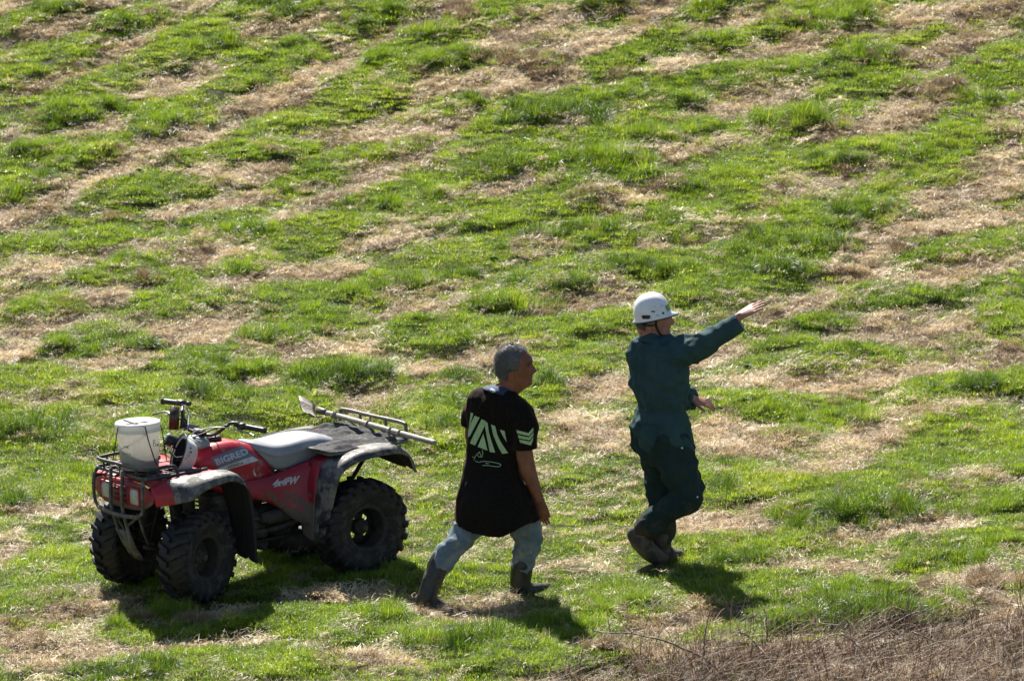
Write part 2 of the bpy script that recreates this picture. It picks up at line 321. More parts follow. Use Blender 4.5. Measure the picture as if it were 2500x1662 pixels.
# tussocks: x, y, kind (g green, d green with shade put into its tint, b brown), size
TUSS = {1: 'b200,50,1 b690,55,.8 d450,120,.9 d870,230,1.1 g1250,380,1 d1190,490,1 g1560,330,1 d1890,40,1.3 d1990,130,1.1 d2150,85,.8 g2140,420,1 g1820,600,.9 b720,330,.7 b500,480,.7 d470,840,.9 g400,780,1 g770,770,1.1 g1230,870,1.2 g1080,950,.9 g170,1070,.8 g240,1090,.8 g640,1110,.9 d350,1250,.9 g100,1330,1 b1620,780,.8 b1980,740,.5 b760,1070,.6 b1190,1010,.5 g1820,900,.8 g2010,320,.8 g970,1380,.9 b1840,1200,1.1 b2200,1410,.7 g1930,1300,.7 b800,1500,.9 b1870,1090,.7',
2: 'd330,130,.9 d165,190,.8 g600,260,1.6 g290,440,1 g640,480,1 g840,390,.9 d1100,385,.7 b1310,460,1.7 b1370,530,1.2 b1280,630,.7 b1010,680,.7 d910,730,1 d1500,850,2.2 b750,100,1 b880,160,.9 b2080,240,.9 b2000,30,1 g1780,50,1 g2180,970,1.6 g1850,1160,1.7 d900,1230,1 d1060,1180,1 d1230,1180,.8 g620,1370,1 g330,1450,1 d60,1460,1 b780,855,.5 b680,985,.5 b600,1040,.8 g1900,680,1.1 b1780,1400,1.3 b2240,1310,1.1 d2280,1330,1 b1920,540,.9 b540,530,.8 g1460,440,.9 b1350,140,.8',
3: 'g190,90,1.3 d340,60,.8 g1080,180,1.4 g1190,90,1 b720,190,1 g270,320,1 g730,500,1 g820,870,2 b940,900,1.2 d1260,440,1.3 b1390,450,.9 b1590,420,.8 b1760,640,1.7 g1880,700,1.1 d1020,1150,1 d1130,1150,.9 g1550,1090,.9 g1410,1140,.8 d230,900,.7 g80,700,.8 d2170,750,.9 d1220,1520,1.1 g1300,1470,1 b90,1100,.7 b700,1350,.7 b2020,490,.5',
4: 'g870,260,.9 b950,400,.8 g540,370,.6 b1340,310,.5 g1570,90,1 d1750,100,.8 g1650,360,.9 g1740,790,1.2 g1900,830,.9 g440,870,.9 d950,890,1 g660,900,.8 d1480,1010,.6 g1700,1050,.9 d2250,1110,1.7 d1380,1210,1.1 d1500,1220,1 b490,1170,.6 d100,1480,1.9 d250,1500,1.3 d480,1340,.7 g200,580,.8 d980,690,.5 d1800,630,.6',
5: 'g1180,590,1.6 d1480,480,1.3 g1600,440,1 d1430,100,1 d1670,50,.9 d2200,120,1.1 d1980,320,.9 d2250,350,1 d400,470,1.1 g500,450,1 d850,380,.8 g60,500,1 d130,1100,1.4 d20,1110,1 d840,1060,1.1 g760,830,.9 g520,700,.8 d740,1440,1 d700,1280,.8 d1430,1150,.8',
6: 'd940,190,1.1 d560,130,.8 b1240,70,.8 b1220,160,.7 b1560,180,.9 d700,370,1 d820,370,.9 b1200,340,.8 d1210,880,.6 b1200,1200,.9 d1980,1180,1.1 d2100,1150,.9 g1100,1340,1.1 b650,1500,1.4 d1150,60,.8 g640,1300,.9',
7: 'd80,410,1.1 g550,200,1 b60,1190,.9 b230,1320,1.1 g1200,1180,1.1 b1400,1210,1 d1030,1510,1.2 b2150,1045,.8 g750,1230,.6 b1010,1200,.5',
8: 'b400,60,.9 d290,300,.7 g780,430,1 d1050,510,1.6 d1380,470,1.4 g1600,430,1 g2120,440,.9 d420,790,1.1 d600,800,1.4 g750,1210,1.2 d1270,1200,1.7 d1400,1190,1.2 g1790,1110,1.1 g1170,1000,1 b2080,950,1.4 b2120,1100,1.3 b1700,970,.8 b640,1420,1.4 b1850,1430,1.2 g2100,770,1 g2300,680,1',
9: 'g370,410,1.2 d850,590,1.6 g680,590,1 b750,340,.9 b1820,640,1.1 b200,680,.6 g2000,340,1 g1450,450,1'}
def lay(ell):
    out = []
    for k, L in ell.items():
        x0, y0 = TILES[k]
        for cx, cy, a, b, an in L:
            cx, cy, a, b = x0+cx/2.8, y0+cy/2.8, a/2.8, b/2.8; t = math.radians(an)
            c = hit(cx, cy)[:2]
            e1 = (hit(cx+a*math.cos(t), cy-a*math.sin(t))-hit(cx-a*math.cos(t), cy+a*math.sin(t)))[:2]/2
            e2 = (hit(cx+b*math.sin(t), cy+b*math.cos(t))-hit(cx-b*math.sin(t), cy-b*math.cos(t)))[:2]/2
            out.append((c, np.linalg.inv(np.array([e1, e2]).T)))
    return out
E_G, E_S = lay(GREEN), lay(STRAW)
TU = []
for k, s in TUSS.items():
    for q in s.split():
        a, b, c = q[1:].split(','); p = hit(TILES[k][0]+float(a)/2.8, TILES[k][1]+float(b)/2.8)
        TU.append((p[0], p[1], q[0], float(c)))
def cover(E, x, y, n, r0=1.45, r1=.5):
    r = np.zeros_like(x)
    for c, A in E:
        u = A[0, 0]*(x-c[0])+A[0, 1]*(y-c[1]); v = A[1, 0]*(x-c[0])+A[1, 1]*(y-c[1])
        m = np.maximum(r, sstep(r0, r1, np.sqrt(u*u+v*v)+n)); r = m
    return r
def brushmask(x, y):
    return sstep(-.1, .2, (x*.55-(y+2.35))-(.33+.55*vnoise(x*1.7, y*1.3)))
def fields(x, y):
    xr, yr = x+0.25*y, y-0.1*x
    tt = np.log((np.clip(y, -3.6, 60)+4)/4)/.06-x; band = fbm(x*.55, tt*1.05, 3.3, 4)
    n1 = fbm(xr*1.8, yr*1.0, 0.3, 5)*0.35-band*.45; n2 = fbm(xr*2.0+40, yr*1.1, 2.3, 5)*0.5+band*.35
    g = cover(E_G, x, y, n1, 1.6, .75); s = cover(E_S, x, y, n2, 1.35, .45)
    inside = sstep(5.6, 4.9, np.abs(x-0.0))*sstep(16.3, 15.2, y)*sstep(-3.4, -2.7, y)
    g = np.clip(g+.65*sstep(.12, .42, band)*(1-s), 0, 1)
    rn = fbm(xr*0.7+9, yr*0.55, 7.7)
    g = g*inside + (1-inside)*sstep(-0.05, 0.25, rn+band); s = s*inside + (1-inside)*sstep(0.05, -0.2, rn)
    s = s*(1-0.6*g); bm_ = brushmask(x, y); return np.clip(g*(1-.40*s)*(1-.85*bm_), 0, 1), np.clip(s*(1-.7*bm_), 0, 1)
def relief(x, y, g=None, s=None):
    if g is None: g, s = fields(x, y)
    far = sstep(14, 9, np.abs(x))*sstep(28, 20, y)*sstep(-14, -7, y)
    h = 0.058*g - 0.01*s + 0.05*fbm(x*1.3, y*1.1, 4.0) + far*(0.024*fbm(x*5, y*4.5, 1.0, 3)+s*(.022*np.abs(fbm(x*4.2+3, y*5.5, 6.0, 3))*2.0))
    for px_, py_, pr_ in PRESS: h = h*(1-.92*np.exp(-((x-px_)**2+(y-py_)**2)/(2*(pr_*1.3)**2)))
    for tx, ty, k, sz in TU:
        h = h + 0.02*sz*np.exp(-((x-tx)**2+(y-ty)**2)/(2*(0.10*sz)**2))
    return h
def ground(x, y):
    x = np.atleast_1d(np.asarray(x, float)); y = np.atleast_1d(np.asarray(y, float))
    return gz(x, y)+relief(x, y)

# the hillside, one sheet, fine where it is seen, out to where nothing more can be seen
xs = np.concatenate([-np.geomspace(400, 6.6, 26), np.linspace(-6.4, 6.4, 370), np.geomspace(6.6, 400, 26)])
ys = np.concatenate([-np.geomspace(300, 4.3, 26), np.linspace(-4.2, 17.5, 540), 17.5+np.geomspace(.1, 400, 30)])
X, Y = np.meshgrid(xs, ys); xr_, yr_ = X.ravel(), Y.ravel()
Gf, Sf = fields(xr_, yr_)
Z = gz(xr_, yr_)+relief(xr_, yr_, Gf, Sf)
nx, ny = len(xs), len(ys)
me = bpy.data.meshes.new('hillside'); me.vertices.add(nx*ny); me.vertices.foreach_set('co', np.stack([xr_, yr_, Z], 1).ravel())
i0 = (np.arange(ny-1)[:, None]*nx+np.arange(nx-1)[None, :]).ravel(); q = np.stack([i0, i0+1, i0+nx+1, i0+nx], 1).ravel()
me.loops.add(len(q)); me.loops.foreach_set('vertex_index', q.astype(np.int32)); me.polygons.add(len(i0)); me.polygons.foreach_set('loop_start', (np.arange(len(i0))*4).astype(np.int32))
me.update(calc_edges=True)
a = me.attributes.new('green', 'FLOAT', 'POINT'); a.data.foreach_set('value', Gf)
a = me.attributes.new('straw', 'FLOAT', 'POINT'); a.data.foreach_set('value', Sf)
m = bpy.data.materials.new('thatch_and_soil'); m.use_nodes = True; N = m.node_tree.nodes; Lk = m.node_tree.links; b = N['Principled BSDF']
b.inputs['Roughness'].default_value = 0.9; sock(b, 'Specular IOR Level').default_value = 0.15
tc = N.new('ShaderNodeTexCoord')
def nz(sc, det, ro=.6):
    n = N.new('ShaderNodeTexNoise'); n.inputs['Scale'].default_value = sc; n.inputs['Detail'].default_value = det; n.inputs['Roughness'].default_value = ro
    Lk.new(tc.outputs['Object'], n.inputs['Vector']); return n.outputs['Fac']
def rp(src, pts):
    r = N.new('ShaderNodeValToRGB'); e = r.color_ramp.elements
    while len(e) > 1: e.remove(e[-1])
    for i, (p, c) in enumerate(pts):
        q_ = e[0] if i == 0 else e.new(p); q_.position = p; q_.color = (*c, 1)
    Lk.new(src, r.inputs[0]); return r.outputs[0]
c_s = rp(nz(45, 8, .75), [(.3, (.10, .07, .045)), (.45, (.30, .215, .14)), (.62, (.52, .39, .27))])
c_b = rp(nz(30, 8, .7), [(.3, (.022, .022, .010)), (.5, (.055, .065, .018)), (.7, (.14, .13, .055))])  # ground under green cover, darkened to imitate shade between the blades
at_s = N.new('ShaderNodeAttribute'); at_s.attribute_name = 'straw'
mx = N.new('ShaderNodeMix'); mx.data_type = 'RGBA'; Lk.new(at_s.outputs['Fac'], mx.inputs[0]); Lk.new(c_b, mx.inputs[6]); Lk.new(c_s, mx.inputs[7]); Lk.new(mx.outputs[2], b.inputs['Base Color'])
bp = N.new('ShaderNodeBump'); bp.inputs['Strength'].default_value = 0.9; bp.inputs['Distance'].default_value = 0.02; Lk.new(nz(60, 8, .75), bp.inputs['Height']); Lk.new(bp.outputs[0], b.inputs['Normal'])
o = link('hillside', me, m, None, True); o['kind'] = 'structure'

# ------------------------------------------------------------------ blades
GREENS = [(0.0, (.026, .062, .010)), (.25, (.112, .195, .015)), (.5, (.225, .322, .022)), (.75, (.34, .39, .060)), (1.0, (.54, .46, .27))]
STRAWS = [(0.0, (.09, .06, .038)), (.3, (.34, .25, .15)), (.6, (.65, .53, .345)), (1.0, (.88, .78, .56))]
M_green = blade_mat('grass_blade', GREENS, (1.5, 1.45, .8), 0.46, 0.38, 0.35)
M_straw = blade_mat('dry_stalk', STRAWS, (1, .9, .75), 0.28, 0.5, 0.4)
M_leaf = blade_mat('broad_leaf', [(0, (.02, .06, .015)), (.5, (.05, .12, .02)), (1, (.1, .2, .03))], (1.1, 1.4, .6), 0.35, 0.5, 0.35)
def blades(n, rad, h0, h1, lean0, lean1, wd, flat=False, seed=0, segs=3, dead=0.0, curl=1.0):
    r = np.random.default_rng(seed)
    V = np.zeros((n, segs*2+1, 3)); 
    an = r.uniform(0, 2*np.pi, n); rr = rad*np.sqrt(r.uniform(0, 1, n)); bx, by = rr*np.cos(an), rr*np.sin(an)
    L = r.uniform(h0, h1, n)*(1-.25*rr/rad); la = an+r.normal(0, .9, n) if not flat else r.uniform(0, 2*np.pi, n)
    le = r.uniform(lean0, lean1, n)*(0.5+.7*rr/rad if not flat else 1)
    wa = r.uniform(0, np.pi, n)
    for s in range(segs+1):
        t = s/segs; th = le*(0.35+0.9*t*curl); 
        ho = L*t*np.sin(th); ve = L*t*np.cos(th)
        if flat: ve = np.maximum(ve, 0.0)+r.uniform(0, .018, n)
        cx, cy = bx+ho*np.cos(la), by+ho*np.sin(la); wdt = wd*r.uniform(.7, 1.2, n)*(1-t**1.6)
        dx, dy = -np.sin(la)*.8+np.cos(wa)*.4, np.cos(la)*.8+np.sin(wa)*.4
        if s < segs:
            V[:, 2*s] = np.stack([cx-dx*wdt/2, cy-dy*wdt/2, ve-.01], 1); V[:, 2*s+1] = np.stack([cx+dx*wdt/2, cy+dy*wdt/2, ve-.01], 1)
        else: V[:, 2*s] = np.stack([cx, cy, ve-.01], 1)
    f = []
    m_ = segs*2+1
    for i in range(n):
        o_ = i*m_
        for s in range(segs-1): f.append((o_+2*s, o_+2*s+1, o_+2*s+3, o_+2*s+2))
        f.append((o_+2*segs-2, o_+2*segs-1, o_+2*segs))
    bl = np.repeat(r.normal(0, .11, n)+(r.uniform(0, 1, n) < dead)*.5, m_)
    return V.reshape(-1, 3), f, bl
def rosette(n, rad, seed):
    r = np.random.default_rng(seed); gs = []; bl = []
    for i in range(n):
        a_ = i*2.4+r.uniform(-.3, .3); L = rad*r.uniform(.6, 1.1); ti = r.uniform(.35, .9); W = L*.28
        P = []
        for s in range(5):
            t = s/4; x = L*t*math.cos(ti*(1-t*.5)); z = L*t*math.sin(ti*(1-.9*t)); w_ = W*math.sin(math.pi*min(.97, .12+t*.85))
            P += [(x, -w_, z+.004), (x, 0, z-.004), (x, w_, z+.004)]
        P = np.array(P); c, s_ = math.cos(a_), math.sin(a_); P = np.stack([P[:, 0]*c-P[:, 1]*s_, P[:, 0]*s_+P[:, 1]*c, P[:, 2]], 1)
        f = []
        for s in range(4):
            for k in range(2): f.append((s*3+k, s*3+k+1, s*3+k+4, s*3+k+3))
        gs.append((P, f)); bl += [r.normal(0, .15)]*15
    v, f = join(*gs); return v, f, np.array(bl)
protos = bpy.data.collections.new('grass_clumps')
def proto(g, m):
    me = mesh('grass_clump', g[0], g[1]); at_ = me.attributes.new('bl', 'FLOAT', 'POINT'); at_.data.foreach_set('value', g[2]); me.materials.append(m)
    o = bpy.data.objects.new('grass_clump_%02d' % len(protos.objects), me); protos.objects.link(o); return len(protos.objects)-1
K_short = [proto(blades(105, .09, .022, .052, .3, 1.35, .0037, seed=i, segs=2, dead=.07), M_green) for i in range(4)]
K_lush = [proto(blades(120, .09, .04, .10, .25, 1.45, .0038, seed=10+i, dead=.03, curl=1.25), M_green) for i in range(4)]
K_tuss = [proto(blades(280, .10, .09, .19, .05, 1.4, .0042, seed=20+i, dead=.04, curl=1.25), M_green) for i in range(3)]
K_straw = [proto(blades(85, .10, .03, .11, 1.25, 1.62, .0042, flat=True, seed=30+i, segs=2), M_straw) for i in range(5)]
K_brown = [proto(blades(240, .085, .07, .17, .1, 1.35, .0042, seed=40+i, curl=1.2), M_straw) for i in range(3)]
K_leaf = [proto(rosette(16, .07, 50+i), M_leaf) for i in range(3)]
K_fluff = [proto(blades(60, .09, .03, .07, .5, 1.4, .004, seed=60+i, segs=2), M_straw) for i in range(3)]

REG = (-6.6, 6.4, -3.6, 16.4)
def scatter(n):
    return rng.uniform(REG[0], REG[1], n), rng.uniform(REG[2], REG[3], n)
area = (REG[1]-REG[0])*(REG[3]-REG[2])
PT = []            # x, y, z, kind, rx, ry, rz, scale, tint
def put(x, y, kinds, sc, tint, dz=0.0, tilt=.15, zs=None):
    n = len(x)
    if n == 0: return
    z = ground(x, y)+dz
    PT.append(np.stack([x, y, z, rng.choice(kinds, n), rng.normal(0, tilt, n), rng.normal(0, tilt, n), rng.uniform(0, 6.283, n), sc, sc*(zs if zs is not None else 1.0), tint], 1))
# short sward
x, y = scatter(int(area*330)); g, s = fields(x, y); fine = fbm(x*3.1, y*2.6, 11.0); med = fbm(x*.9+.3*y, y*.8, 21.0)
k = rng.uniform(0, 1, len(x)) < (0.90-0.74*s+0.15*fine)*(1-.9*brushmask(x, y))
put(x[k], y[k], K_short, rng.uniform(.7, 1.25, k.sum()), np.clip(.36+.22*fine[k]+.18*med[k]+.26*s[k]+rng.normal(0, .06, k.sum()), 0, 1))
# long green grass
x, y = scatter(int(area*250)); g, s = fields(x, y); fine = fbm(x*3.5+5, y*2.8, 31.0); med = fbm(x*.8-.2*y, y*.8, 41.0)
k = rng.uniform(0, 1, len(x)) < (g**1.2*(0.95+.5*fine))
put(x[k], y[k], K_lush, (0.36+.38*g[k]+.55*fine[k])*rng.uniform(.7, 1.15, k.sum()), np.clip(.40+.24*fine[k]+.22*med[k]+rng.normal(0, .05, k.sum()), .05, .8), zs=1.0)
# straw and cut dead stalks
x, y = scatter(int(area*420)); g, s = fields(x, y); fine = fbm(x*4, y*3.4, 51.0); med = fbm(x*1.1, y*1.0, 61.0)
k = rng.uniform(0, 1, len(x)) < (s**.9*(0.95+.5*fine)+.08*(1-g)+.02)
put(x[k], y[k], K_straw, rng.uniform(.6, 1.25, k.sum()), np.clip(.47+.30*fine[k]+.20*med[k]+rng.normal(0, .09, k.sum()), 0, 1), dz=np.clip(.03*fine[k]+rng.uniform(-.004, .016, k.sum()), -.005, .035), tilt=.3)
x, y = scatter(int(area*90)); g, s = fields(x, y); fine = fbm(x*5, y*4, 71.0)
k = rng.uniform(0, 1, len(x)) < (s*sstep(-.1, .4, fine)*.8)
put(x[k], y[k], K_fluff, rng.uniform(.6, 1.3, k.sum()), np.clip(.30+.2*fine[k]+rng.normal(0, .10, k.sum()), 0, 1))
# small extra tufts and leafy weeds
x, y = scatter(int(area*7)); g, s = fields(x, y)
k = rng.uniform(0, 1, len(x)) < g*.6; put(x[k], y[k], K_tuss, rng.uniform(.3, .7, k.sum()), np.clip(rng.normal(.3, .12, k.sum()), .02, .7))
x, y = scatter(int(area*3.0)); g, s = fields(x, y)
k = rng.uniform(0, 1, len(x)) < (.12+s*.5); put(x[k], y[k], K_brown, rng.uniform(.25, .6, k.sum()), np.clip(rng.normal(.3, .12, k.sum()), 0, .8))
x, y = scatter(int(area*5)); g, s = fields(x, y); k = rng.uniform(0, 1, len(x)) < (.5-.35*s)
put(x[k], y[k], K_leaf, rng.uniform(.35, .9, k.sum()), rng.uniform(.2, .8, k.sum()))
# the tussocks that can be picked out, each a tight handful of clumps
for tx, ty, kd, sz in TU:
    n = int(4+5*sz*sz); ax = rng.normal(0, .07*sz, n)*1.5; ay = rng.normal(0, .055*sz, n)
    if kd == 'b': put(tx+ax, ty+ay, K_brown, np.clip(rng.normal(.62*sz**.6, .12, n), .3, 1.6), np.clip(rng.normal(.22, .1, n), 0, .8), tilt=.25)
    else: put(tx+ax, ty+ay, K_tuss, np.clip(rng.normal(.62*sz**.6, .12, n), .3, 1.25), np.clip(rng.normal(.10 if kd == 'd' else .32, .07, n), 0, .8), tilt=.2)  # 'd' clumps tinted darker to stand in for shaded tussock bases
PT = np.concatenate(PT)
# keep blades out of where the wheels and boots press them down
for cx, cy, r_ in PRESS:
    d = np.hypot(PT[:, 0]-cx, PT[:, 1]-cy); PT[d < r_, 7:9] = np.minimum(PT[d < r_, 7:9], .38)
me = bpy.data.meshes.new('grass'); me.vertices.add(len(PT)); me.vertices.foreach_set('co', PT[:, :3].ravel().copy())
def attr(nm, ty, data, fld):
    a_ = me.attributes.new(nm, ty, 'POINT'); a_.data.foreach_set(fld, data)
attr('kind_index', 'INT', PT[:, 3].astype(np.int32), 'value'); attr('turn', 'FLOAT_VECTOR', PT[:, 4:7].ravel().copy(), 'vector')
attr('size', 'FLOAT_VECTOR', PT[:, [7, 7, 8]].ravel().copy(), 'vector'); attr('tint', 'FLOAT', PT[:, 9].copy(), 'value')
go = link('grass', me); go['kind'] = 'stuff'; go['label'] = 'green and dried grass covering the hillside in patches'; go['category'] = 'grass'
ng = bpy.data.node_groups.new('spread_clumps', 'GeometryNodeTree'); ng.interface.new_socket('Geometry', in_out='INPUT', socket_type='NodeSocketGeometry'); ng.interface.new_socket('Geometry', in_out='OUTPUT', socket_type='NodeSocketGeometry')
gi = ng.nodes.new('NodeGroupInput'); go_ = ng.nodes.new('NodeGroupOutput'); ip = ng.nodes.new('GeometryNodeInstanceOnPoints'); ci = ng.nodes.new('GeometryNodeCollectionInfo')
ci.inputs['Collection'].default_value = protos; ci.inputs['Separate Children'].default_value = True; ci.inputs['Reset Children'].default_value = True
def na(nm, ty):
    n = ng.nodes.new('GeometryNodeInputNamedAttribute'); n.data_type = ty; n.inputs['Name'].default_value = nm; return n.outputs['Attribute']
er = ng.nodes.new('FunctionNodeEulerToRotation'); L_ = ng.links
L_.new(na('turn', 'FLOAT_VECTOR'), er.inputs[0]); L_.new(gi.outputs[0], ip.inputs['Points']); L_.new(ci.outputs[0], ip.inputs['Instance']); ip.inputs['Pick Instance'].default_value = True
L_.new(na('kind_index', 'INT'), ip.inputs['Instance Index']); L_.new(er.outputs[0], ip.inputs['Rotation']); L_.new(na('size', 'FLOAT_VECTOR'), ip.inputs['Scale']); L_.new(ip.outputs[0], go_.inputs[0])
md = go.modifiers.new('spread', 'NODES'); md.node_group = ng
print('instances', len(PT))
# ------------------------------------------------------------------ the farm quad bike
def rgb(h): return tuple(((int(h[i:i+2], 16)/255)/12.92 if int(h[i:i+2], 16)/255 <= .04045 else ((int(h[i:i+2], 16)/255+.055)/1.055)**2.4) for i in (0, 2, 4))
MUDC = (.09, .072, .056)
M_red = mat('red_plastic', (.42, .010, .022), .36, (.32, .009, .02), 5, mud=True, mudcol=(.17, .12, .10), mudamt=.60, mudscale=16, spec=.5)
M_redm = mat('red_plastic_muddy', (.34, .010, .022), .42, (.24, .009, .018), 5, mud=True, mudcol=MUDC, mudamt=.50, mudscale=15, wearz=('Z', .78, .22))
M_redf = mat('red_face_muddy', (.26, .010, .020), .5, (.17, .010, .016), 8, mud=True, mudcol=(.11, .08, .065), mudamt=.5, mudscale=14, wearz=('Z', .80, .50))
M_flare = mat('flare_muddy', (.022, .024, .027), .42, (.05, .052, .055), 12, mud=True, mudcol=(.125, .115, .10), mudamt=.49, mudscale=10, bump=.5, bscale=40)
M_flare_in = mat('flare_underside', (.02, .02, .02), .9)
M_blk = mat('black_plastic', (.009, .009, .010), .45, (.03, .03, .03), 20)
M_tyre = mat('muddy_rubber', (.006, .006, .0057), .65, (.010, .0093, .008), 12, mud=True, mudcol=(.017, .014, .0105), mudamt=.56, mudscale=14, bump=.5, bscale=50)
M_side = mat('muddy_sidewall', (.009, .008, .0075), .8, (.016, .0135, .012), 12, mud=True, mudcol=(.036, .030, .024), mudamt=.53, mudscale=18, bump=.6, bscale=60)
M_rim = mat('muddy_rim', (.022, .019, .016), .7, (.012, .011, .010), 18, mud=True, mudcol=(.03, .025, .019), mudamt=.48, mudscale=20, bump=.4)
M_rack = mat('rack_green_steel', (.012, .024, .022), .42, (.03, .042, .038), 25, mud=True, mudcol=(.08, .07, .06), mudamt=.6, mudscale=25, bump=.2)
M_guard = mat('bull_bar_grey', (.03, .036, .034), .5, (.06, .06, .055), 22, mud=True, mudcol=(.12, .105, .085), mudamt=.55, mudscale=20, bump=.3)
M_rrack = mat('rear_rack_steel', (.09, .085, .075), .5, (.17, .155, .13), 30, bump=.3)
M_seat = mat('grey_vinyl', (.22, .235, .26), .38, (.28, .285, .30), 10, mud=True, mudcol=(.34, .31, .27), mudamt=.63, mudscale=9, bump=.05, bscale=400)
M_eng = mat('dirty_alloy', (.075, .07, .062), .55, (.03, .026, .022), 16, metal=.2, mud=True, mudcol=(.05, .038, .027), mudamt=.5, mudscale=14, bump=.4)
M_engd = mat('engine_dark', (.010, .009, .008), .7, (.022, .018, .014), 16, bump=.4)
M_lens = mat('headlight_lens', (.45, .47, .42), .25, (.36, .37, .31), 12, mud=True, mudcol=(.25, .23, .19), mudamt=.6, mudscale=14)
M_chrome = mat('dull_metal', (.35, .34, .32), .35, (.15, .14, .13), 40, metal=.8)
M_cable = mat('black_cable', (.012, .012, .013), .4)
M_silver_cable = mat('pale_cable', (.35, .35, .36), .35)
M_grey = mat('grey_plastic', (.17, .19, .21), .45, (.22, .24, .26), 9, mud=True, mudcol=(.2, .18, .15), mudamt=.66, mudscale=12)
M_rust = mat('rusty_pipe', (.035, .022, .018), .35, (.08, .05, .04), 18, metal=.4, bump=.4, bscale=80)

QO = np.array([-1.706, 0.371, -0.037])
def _qpose():
    return Matrix.Translation(Vector(QO)) @ Euler((0.055, 0.0125, math.radians(215))).to_matrix().to_4x4()
QM = _qpose(); QMn = np.array(QM); QI = np.linalg.inv(QMn)
def ql(p): return QMn[:3, :3]@np.asarray(p, float)+QMn[:3, 3]
def qat(px, py, Y):
    """point on the own plane y = Y"""
    d = QI[:3, :3]@ray(px, py); c = QI[:3, :3]@CAM+QI[:3, 3]; t = (Y-c[1])/d[1]; return c+d*t
def qatx(px, py, X):
    d = QI[:3, :3]@ray(px, py); c = QI[:3, :3]@CAM+QI[:3, 3]; t = (X-c[0])/d[0]; return c+d*t
def qatz(px, py, Z):
    d = QI[:3, :3]@ray(px, py); c = QI[:3, :3]@CAM+QI[:3, 3]; t = (Z-c[2])/d[2]; return c+d*t
quad = empty('quad_bike', 'muddy red farm quad bike with grey seat standing left of the two men', 'quad bike', QM)
P = lambda name, geo, m=None, parent=None, **k: obj(name, geo, m, parent or quad, **k)

# wheels -----------------------------------------------------------
def tyre_geo(R, W, rimr, seed, nl=22):
    h = W/2
    prof = [(rimr-.012, -h*.62), (rimr+.004, -h*.80), (rimr+.03, -h*.96), (R*.80, -h*1.0), (R*.90, -h*.95), (R*.955, -h*.80), (R*.965, -h*.4), (R*.97, 0), (R*.965, h*.4), (R*.955, h*.80), (R*.90, h*.95), (R*.80, h*1.0), (rimr+.03, h*.96), (rimr+.004, h*.80), (rimr-.012, h*.62)]
    gs = [revolve(prof, 60, cap=False)]
    r = np.random.default_rng(seed); da = 2*math.pi/nl
    for i in range(nl):
        for sd in (-1, 1):
            a0 = i*da+(da/2 if sd > 0 else 0)+r.normal(0, .012)
            path = []
            # chevron bar running from near the centre to the shoulder and down the side
            for t, yy, rr in ((0, .10, R*.985), (.4, .5, R*.98), (.75, .86, R*.955), (1.0, 1.0, R*.88)):
                path.append((a0+sd*0+(t*.20), yy*h*sd, rr))
            half = da*.21; V = []
            for a_, yy, rr in path:
                for k, (s_, dr) in enumerate(((-1, -.02), (-1, .018), (1, .018), (1, -.02))):
                    q_ = a_+s_*half*(1 if dr < 0 else .8); rad = rr+dr+r.normal(0, .001)
                    V.append((math.cos(q_)*rad, yy*(1.0 if dr < 0 else 1.02), math.sin(q_)*rad))
            f = []
            for j in range(3):
                for k in range(4): f.append((j*4+k, j*4+(k+1) % 4, j*4+4+(k+1) % 4, j*4+4+k))
            f += [(3, 2, 1, 0), (12, 13, 14, 15)]
            gs.append((np.array(V), f))
    return join(*gs)
def rim_geo(W, rr, dish, holes=4, hubr=.048):
    h = W/2
    gs = [revolve([(rr-.018, -h*.78), (rr, -h*.80), (rr+.010, -h*.74), (rr-.004, -h*.62), (rr-.014, -h*.4), (rr-.02, 0), (rr-.014, h*.4), (rr-.004, h*.62), (rr+.010, h*.74), (rr, h*.80), (rr-.018, h*.78), (rr-.022, h*.6), (rr-.035, 0), (rr-.022, -h*.6), (rr-.018, -h*.78)], 48)]
    # centre disc with real windows between the spokes
    n = 48; r0, r1 = hubr+.010, hubr+(.036 if holes else .010); a = np.arange(n)/n*2*math.pi
    y0 = dish
    for (ra, rb, ya, yb) in ((hubr, r0, y0, y0-.004), (r1, rr-.028, y0-.012, y0-.03)):
        gs.append(revolve([(ra, ya), (rb, yb), (rb, yb-.006), (ra, ya-.006), (ra, ya)], n))
    for i in range(holes):
        c = i*2*math.pi/holes; hw = math.pi/holes*.64
        rows = []
        for j in range(7):
            q = c-hw+2*hw*j/6
            rows.append([(math.cos(q)*ra_, yy_, math.sin(q)*ra_) for ra_, yy_ in ((r0-.002, y0-.004), ((r0+r1)/2, y0-.006), (r1+.002, y0-.012), (r1+.002, y0-.018), ((r0+r1)/2, y0-.012), (r0-.002, y0-.010))])
        gs.append(grid(rows))
    return join(*gs)
